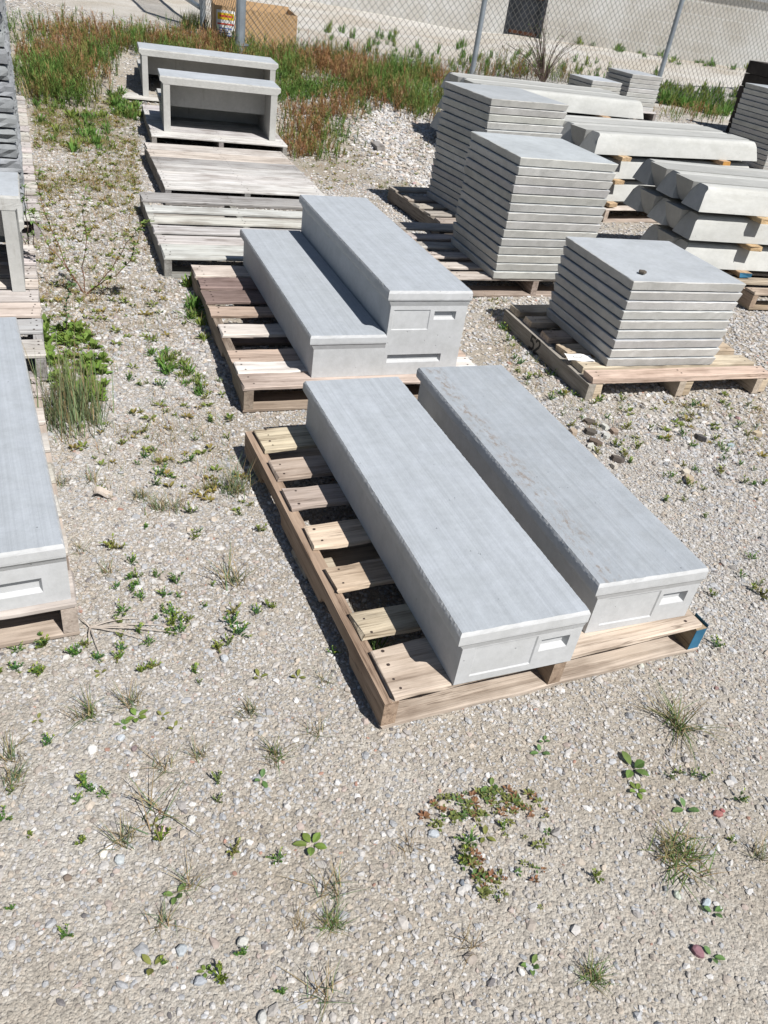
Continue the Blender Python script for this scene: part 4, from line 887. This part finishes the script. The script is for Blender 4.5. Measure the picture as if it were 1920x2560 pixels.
hpatch('dull green horsetail at the fence beside the small paver stacks', [(1020, 160), (1230, 175), (1230, 182), (1010, 172)], 160, .2)
def dock(x, y):   # coarse leafy plants
    n = RNG.integers(16, 28); d = rdirs(n, .1, 1.1); h = RNG.uniform(.05, .12); n0 = np.zeros((n, 3)); n0[:, :2] = RNG.normal(0, .015, (n, 2))
    return cat([leaf_arr(n0, d, h*RNG.uniform(.4, 1.1, n), h*RNG.uniform(.08, .15, n), cvar((.10, .20, .04) if RNG.random() < .6 else (.17, .22, .05), n, .25)), tuft_arr(12, h*1.2, .6, GREEN*1.3, .2, .003)])
patch('leafy_weeds', 'bright green leafy weeds in front of the left horsetail clump', 'weeds', [(x*D, y*D) for x, y in [(75, 215), (230, 235), (250, 330), (120, 330), (85, 290)]], 60, dock)
patch('leafy_weeds', 'dark green leafy weeds against the left side of the hollow steps', 'weeds', [(x*D, y*D) for x, y in [(235, 200), (290, 200), (305, 265), (250, 260)]], 42, dock)
patch('leafy_weeds', 'leafy weeds along the left edge of the two tier step pallet', 'weeds', [(x*D, y*D) for x, y in [(405, 600), (425, 620), (455, 700), (470, 740), (440, 735), (400, 690)]], 20, lambda x, y: (lambda q: (q[0]*.7, q[1], q[2]))(dock(x, y)))
patch('leafy_weeds', 'leafy weed band running diagonally through the gravel', 'weeds', [(x*D, y*D) for x, y in [(330, 730), (365, 745), (470, 850), (445, 880), (330, 780)]], 26, lambda x, y: (lambda q: (q[0]*.55, q[1], q[2]))(dock(x, y)))
# tall grass beside the left step
def tallgrass(x, y):
    n = 9; return tuft_arr(n, RNG.uniform(.20, .38), .34, np.array([.19, .26, .13]), .16, .004, .03, .12)
patch('tall_grass', 'tall blue green grass clump standing beside the step at the left edge', 'grass', [(x*D, y*D) for x, y in [(88, 930), (100, 955), (200, 935), (215, 880), (100, 870)]], 36, tallgrass)
def lowleaf(x, y):
    n = 14; d = rdirs(n, .2, 1.2); h = RNG.uniform(.03, .065); return leaf_arr(np.zeros((n, 3)), d, h*RNG.uniform(.6, 1.1, n), h*RNG.uniform(.25, .4, n), cvar((.15, .23, .045), n, .25))
patch('leafy_weeds', 'light green leafy weeds behind and right of the tall grass clump', 'weeds', [(x*D, y*D) for x, y in [(95, 700), (190, 720), (235, 800), (232, 870), (150, 880), (90, 820)]], 95, lowleaf)
# sparse dry cover over the middle strip
def drybit(x, y):
    q = RNG.random()
    if q < .45: return tuft_arr(9, RNG.uniform(.035, .085), 1.2, GREEN*1.2, .75, .002, .02, .3)
    if q < .7: return tuft_arr(8, RNG.uniform(.03, .06), 1.4, np.array([.28, .14, .07]), .5, .0022, .02, .2)
    return rosette_arr(6, RNG.uniform(.014, .034), (.17, .21, .05) if RNG.random() < .6 else (.24, .20, .06), .4, .3, 1.2)
patch('ground_cover', 'thin dry and green ground cover in the gravel strip left of the pallets', 'ground cover', [(x*D, y*D) for x, y in [(70, 230), (290, 260), (310, 420), (340, 600), (430, 700), (480, 850), (520, 960), (560, 1100), (330, 1130), (130, 1120), (90, 700), (75, 480)]], 1700, drybit, lambda x, y: np.clip(.25+.75*vnoise(x, y, 3.1, 3)+.12*(y-2.5), .07, 1))
patch('ground_cover', 'denser low weeds and dry stems in the gravel beside the left pallet row', 'ground cover', [(x*D, y*D) for x, y in [(70, 190), (290, 215), (305, 330), (290, 420), (330, 560), (250, 650), (90, 680), (72, 480)]], 1500, drybit, lambda x, y: np.clip(.5+.9*vnoise(x, y, 2.1, 6), .12, 1))
patch('ground_cover', 'thin ground cover in the gravel behind the two tier step', 'ground cover', [(x*D, y*D) for x, y in [(600, 300), (700, 330), (780, 240), (930, 300), (900, 480), (800, 400), (690, 420)]], 420, drybit, lambda x, y: np.clip(.45+.8*vnoise(x, y, 3.1, 3), .1, 1))
patch('ground_cover', 'thin green ground cover among the slab stacks and wheel stops', 'ground cover', [(x*D, y*D) for x, y in [(1010, 650), (1100, 640), (1180, 780), (1240, 860), (1659, 830), (1659, 1000), (1300, 950), (1100, 800)]], 170, drybit)

# ------------------------------------------------------------------ more plants, stones and litter
patch('leafy_weeds', 'tall green weeds at the foot of the fence, right of the small paver stacks', 'weeds', [(x*D, y*D) for x, y in [(1425, 195), (1500, 200), (1640, 210), (1640, 245), (1540, 250), (1425, 225)]], 150, lambda x, y: cat([(lambda q: (q[0]*np.array([1.6, 1.6, 2.4]), q[1], q[2]))(dock(x, y))]))
hpatch('reddish brown low growth in front of the fence at the right', [(1425, 232), (1500, 240), (1560, 250), (1560, 268), (1430, 262)], 130, .11)
patch('leafy_weeds', 'green weeds along the foot of the whitewashed wall', 'weeds', [(x*D, y*D) for x, y in [(1000, 34), (1300, 88), (1500, 128), (1650, 148), (1650, 156), (1480, 146), (1280, 104), (1000, 52)]], 150, lambda x, y: (lambda q: (q[0]*1.7, q[1], q[2]))(dock(x, y)), lambda x, y: .15+.85*(vnoise(x, y, 2.2, 5) > 0))
patch('leafy_weeds', 'thin green weeds on the pale gravel just behind the fence', 'weeds', [(x*D, y*D) for x, y in [(690, 60), (960, 95), (1240, 130), (1420, 160), (1420, 190), (1180, 175), (960, 165), (700, 125)]], 110, lambda x, y: (lambda q: (q[0]*np.array([.9, .9, 2.0]), q[1], q[2]))(dock(x, y)), lambda x, y: .2+.8*(vnoise(x, y, 3.2, 2) > .2))
patch('tall_grass', 'dark green grass clump beside the open gate leaf', 'grass', [(x*D, y*D) for x, y in [(395, 55), (435, 55), (435, 70), (395, 70)]], 10, lambda x, y: tuft_arr(26, .26, .5, GREEN*1.2, .15, .007, .05, .2))
patch('tall_grass', 'yellowing long bladed grass at the back corner of the rock faced paving stacks', 'grass', [(x*D, y*D) for x, y in [(52, 160), (72, 160), (80, 215), (62, 215)]], 9, lambda x, y: tuft_arr(12, .26, .6, np.array([.34, .30, .12]), .5, .008, .03, .5))

def plant(name, label, cat_, base_px, stems, leafcol, leafn, leafl, stemmat, r=.003, leafw=.32, gz=True):
    b = at(*base_px); t = thing(name, label, cat_, (b[0], b[1], b[2])); mb = MB(); tips = []
    for st in stems:
        pts = [Vector((0, 0, -.01))]
        for k, (px, py) in enumerate(st):
            q = at_y(px, py, b[1]-.02*(k+1)); pts.append(Vector((q[0]-b[0], q[1]-b[1], max(.01, q[2]-b[2]))))
        sm = []
        for i in range(len(pts)-1):
            for u in (0, .33, .66): sm.append(pts[i].lerp(pts[i+1], u)+Vector([random.uniform(-.004, .004) for _ in range(3)]))
        sm.append(pts[-1]); mb.tube(sm, [r*(1-.75*i/(len(sm)-1)) for i in range(len(sm))], 5); tips.append(sm)
    mb.build('stem', [stemmat], t)
    if leafn:
        ps = []
        for sm in tips:
            for i in range(leafn):
                f = random.random()**.55; q = sm[min(len(sm)-1, int(f*len(sm)))]; n = random.randint(2, 4)
                ps.append(leaf_arr(np.array([q]*n), rdirs(n, .5, 1.6), leafl*RNG.uniform(.5, 1.1, n), leafl*leafw*RNG.uniform(.7, 1.2, n), cvar(leafcol, n, .25)))
        o = link_me('foliage', mesh_of('foliage', cat(ps))); o.parent = t
    return t
c0 = lambda pts: A_(pts, 0, 400, 2.074)
plant('branching_weed', 'straggly weed with red stems branching low over the gravel, left of the slatted pallet', 'weed', c0([(440, 690)])[0],
    [c0(q) for q in ([(500, 650), (580, 560), (640, 460), (700, 370), (770, 320)], [(380, 610), (320, 520), (240, 430), (180, 300), (165, 250)], [(350, 560), (300, 440), (230, 280), (195, 130), (200, 60)], [(430, 560), (450, 420), (430, 280), (440, 160)], [(520, 640), (600, 600), (680, 520), (700, 440)])],
    (.16, .23, .06), 16, .036, 'redstem', .0028)
c2 = lambda pts: A_(pts, 0, 400, 3.95)
plant('branching_weed', 'thin leafy weed leaning against the hollow step at the left edge', 'weed', c2([(300, 1000)])[0], [c2(q) for q in ([(250, 820), (180, 700), (150, 540), (140, 480)], [(270, 620), (240, 400), (240, 270)], [(330, 800), (300, 600), (260, 300)])], (.14, .22, .07), 9, .03, 'twig', .003)
plant('tall_weed', 'slender upright green weed in the gravel right of the left pallet row', 'weed', c0([(345, 910)])[0], [c0(q) for q in ([(345, 850), (340, 760), (375, 650)],)], (.12, .20, .08), 16, .03, 'twig', .003)
cF = lambda pts: A_(pts, 1000, 0, 3.318)
tw = [[(1168, 420), (1185, 200), (1215, 0)]]
for k in range(44):
    ax = random.uniform(-1, 1); ax = ax*abs(ax)**.25; h_ = random.uniform(250, 620)*(1-.35*abs(ax)); x0 = 1190+ax*30
    tw.append([(x0+ax*40, 690-h_*.35), (x0+ax*150, 690-h_*.7), (x0+ax*330+random.uniform(-20, 20), 690-h_)])
plant('bare_shrub', 'bare twiggy shrub growing up through the chain link fence', 'shrub', cF([(1190, 700)])[0], [cF(q) for q in tw], (.12, .16, .06), 2, .05, 'twig', .0052, .25)

def rock(px, py, r, col, label, cat_='stone', flat=.5, grp=None, n=8, rz=None, sy=.75, bev=.6):
    p = at(px, py); chip('stone', label, cat_, p, r, rz if rz is not None else random.uniform(0, 6), 1, sy, flat, col, grp, tilt=.15, n=n, bevel=bev)
cA = lambda x, y: (1250+x/2.476, 1000+y/2.476)
for x, y, r, c, lab in ((550, 145, .019, (.10, .085, .07), 'dark flat stone chip, farthest of the chip cluster beside the right near step'), (555, 208, .021, (.09, .08, .07), 'dark chip in the cluster, just left of the two pale chips'), (585, 272, .021, (.13, .10, .08), 'dark brown chip at the near side of the chip cluster'), (722, 378, .020, (.10, .085, .075), 'dark chip lying in front of the chip cluster, toward the camera'), (1240, 248, .022, (.09, .085, .085), 'black flat chip lying alone in the right gravel'), (645, 178, .019, (.50, .50, .46), 'pale square chip on top of the chip cluster'), (655, 232, .017, (.46, .46, .43), 'pale chip below the topmost pale one in the chip cluster'), (452, 208, .019, (.38, .31, .24), 'tan chip right against the edge of the right near step'), (560, 297, .016, (.5, .49, .45), 'narrow pale chip beside the near step edge'), (702, 418, .016, (.46, .43, .38), 'pale tan chip in front of the chip cluster'), (1145, 458, .017, (.50, .45, .37), 'cream chip behind a larger tan one in the right gravel'), (1165, 505, .022, (.40, .33, .24), 'larger tan chip in the right gravel'), (1588, 218, .019, (.42, .35, .25), 'sandy chip near the right edge of the picture'), (705, 205, .018, (.26, .20, .16), 'brown chip at the right end of the chip cluster'), (1425, 288, .013, (.33, .40, .42), 'small blue green stone in the right gravel')):
    rock(*cA(x, y), r*1.5, c, lab, 'stone chip', .3, 'flat stone chips', 5, None, .62, .94)
cL = lambda x, y: (x/1.728, 1600+y/1.728); cR_ = lambda x, y: (960+x/1.728, 1600+y/1.728)
for (x, y), r, c, lab in ((cL(400, 478), .0125, (.68, .67, .63), 'flat white stone in the lower left gravel, left of a purple one'), (cL(580, 472), .0085, (.22, .17, .17), 'dark purple stone beside the flat white one'), (cL(470, 895), .009, (.70, .69, .66), 'upper of two white stones with dark shadows, lower left'), (cL(446, 930), .0105, (.72, .69, .62), 'lower of two white stones with dark shadows, lower left'), (cL(705, 828), .0145, (.55, .42, .40), 'pink stone behind a small green weed'), (cL(515, 955), .012, (.42, .45, .46), 'flat blue grey stone below the two white stones'), (cL(293, 1032), .009, (.20, .16, .13), 'dark brown rounded pebble, lower left'), (cL(432, 1042), .006, (.24, .18, .14), 'small brown pebble right of the dark rounded one'), (cL(785, 1345), .012, (.36, .39, .41), 'slate grey flat stone at the lower left centre'), (cL(1045, 1310), .013, (.46, .46, .43), 'large pale grey stone above a green weed, lower centre'), (cL(523, 428), .0115, (.44, .47, .50), 'blue grey stone behind the flat white stone'), (cL(968, 85), .0135, (.44, .46, .48), 'blue grey stone near the top of the lower left gravel'), (cL(865, 1478), .0115, (.33, .35, .38), 'dark blue grey stone with a shadow behind it, bottom centre'), (cL(1078, 878), .0085, (.66, .65, .63), 'small white stone right of the pink one'), (cL(1130, 1640), .013, (.46, .46, .44), 'grey stone at the bottom edge of the picture'), (cL(830, 780), .010, (.60, .59, .56), 'pale stone pair beside the pink stone'),
        (cR_(215, 842), .0125, (.40, .43, .46), 'blue grey stone left of the creeping weed patch'), (cR_(1440, 755), .0115, (.30, .13, .12), 'red stone in the right foreground'), (cR_(1462, 738), .006, (.33, .12, .12), 'small red stone touching the larger red one'), (cR_(1350, 1348), .0135, (.24, .13, .15), 'large purplish red stone at the lower right'), (cR_(1264, 1105), .0095, (.46, .50, .43), 'pale greenish round pebble, lower right'), (cR_(1390, 1138), .0105, (.38, .44, .48), 'bluish flat stone right of the greenish pebble'), (cR_(337, 1052), .0075, (.16, .18, .21), 'dark slate pebble below the creeping weeds'), (cR_(205, 987), .0085, (.60, .60, .58), 'pale square stone left of the creeping weeds'), (cR_(592, 1437), .0085, (.62, .61, .59), 'pale stone beside a broad leaved seedling, bottom'), (cR_(1112, 115), .0095, (.52, .54, .48), 'pale flat stone near the tan pallet corner'), (cR_(1435, 210), .007, (.25, .16, .15), 'reddish brown pebble right of the arching grass'), (cR_(1215, 1078), .007, (.20, .21, .22), 'dark grey pebble left of the greenish one')):
    rock(x, y, r, c, lab, 'stone', .42, 'single stones in the foreground')
# weathered wood chunk and sticks in the middle gravel
p = at(944, 372); o = board('wood_chunk', .19, .07, .045, (.30, .29, .28), None, (p[0], p[1], p[2]+.02), rz=-1.15, mat='greywood', nails=False, rough=.005, tilt=.15); tag(o, 'short weathered grey block of wood lying in the gravel behind the two tier step', 'wood block')
for k, ((x, y), l, rz, lab) in enumerate((((985, 405), .20, -.1, 'curved grey stick beside the weathered wood block'), ((1005, 421), .26, .25, 'longest thin stick in the gravel left of the rearmost slab stack'), ((1010, 431), .16, .6, 'short broken stick in the gravel left of the rearmost slab stack'))):
    p = at(x, y); mb = MB(); mb.tube([(l*(t-.5), .02*math.sin(t*3+k), .012+.006*math.sin(t*5)) for t in np.linspace(0, 1, 8)], [.007*(1-.5*t) for t in np.linspace(0, 1, 8)], 6)
    tag(mb.build('stick', ['graystick'], None, loc=(p[0], p[1], p[2]), rot=(0, 0, rz)), lab, 'stick', 'sticks in the gravel')
# dead stalks near the left step
p = at(*A_([(400, 1860)], 80, 900, 2.765)[0]); mb = MB()
for k, (a_, l) in enumerate(((.25, .19), (.12, .24), (-.1, .15), (-.95, .10), (.5, .12), (.18, .14), (2.6, .05), (-1.2, .06))):
    mb.tube([(math.cos(a_)*l*t, math.sin(a_)*l*t, .006+.010*math.sin(t*3)) for t in np.linspace(0, 1, 7)], [.0022*(1-.6*t) for t in np.linspace(0, 1, 7)], 5)
tag(mb.build('dead_stalks', ['graystick'], None, loc=(p[0], p[1], p[2])), 'dead grey weed stalks lying on the gravel by the left step', 'dead stalks')
# curled pale scrap
p = at(257, 1240); mb = MB()
for i in range(6):
    for j in range(3):
        f = lambda u, v: (u*.009-.027, v*.011-.016, .012+.010*math.sin(u*.9)+.006*math.cos(v*1.8)); mb.quad(f(i, j), f(i+1, j), f(i+1, j+1), f(i, j+1))
tag(mb.build('scrap', ['graystick'], None, loc=(p[0], p[1], p[2]), rot=(.2, 0, .2), smooth=True), 'curled pale scrap lying among weeds in the left gravel strip', 'scrap')
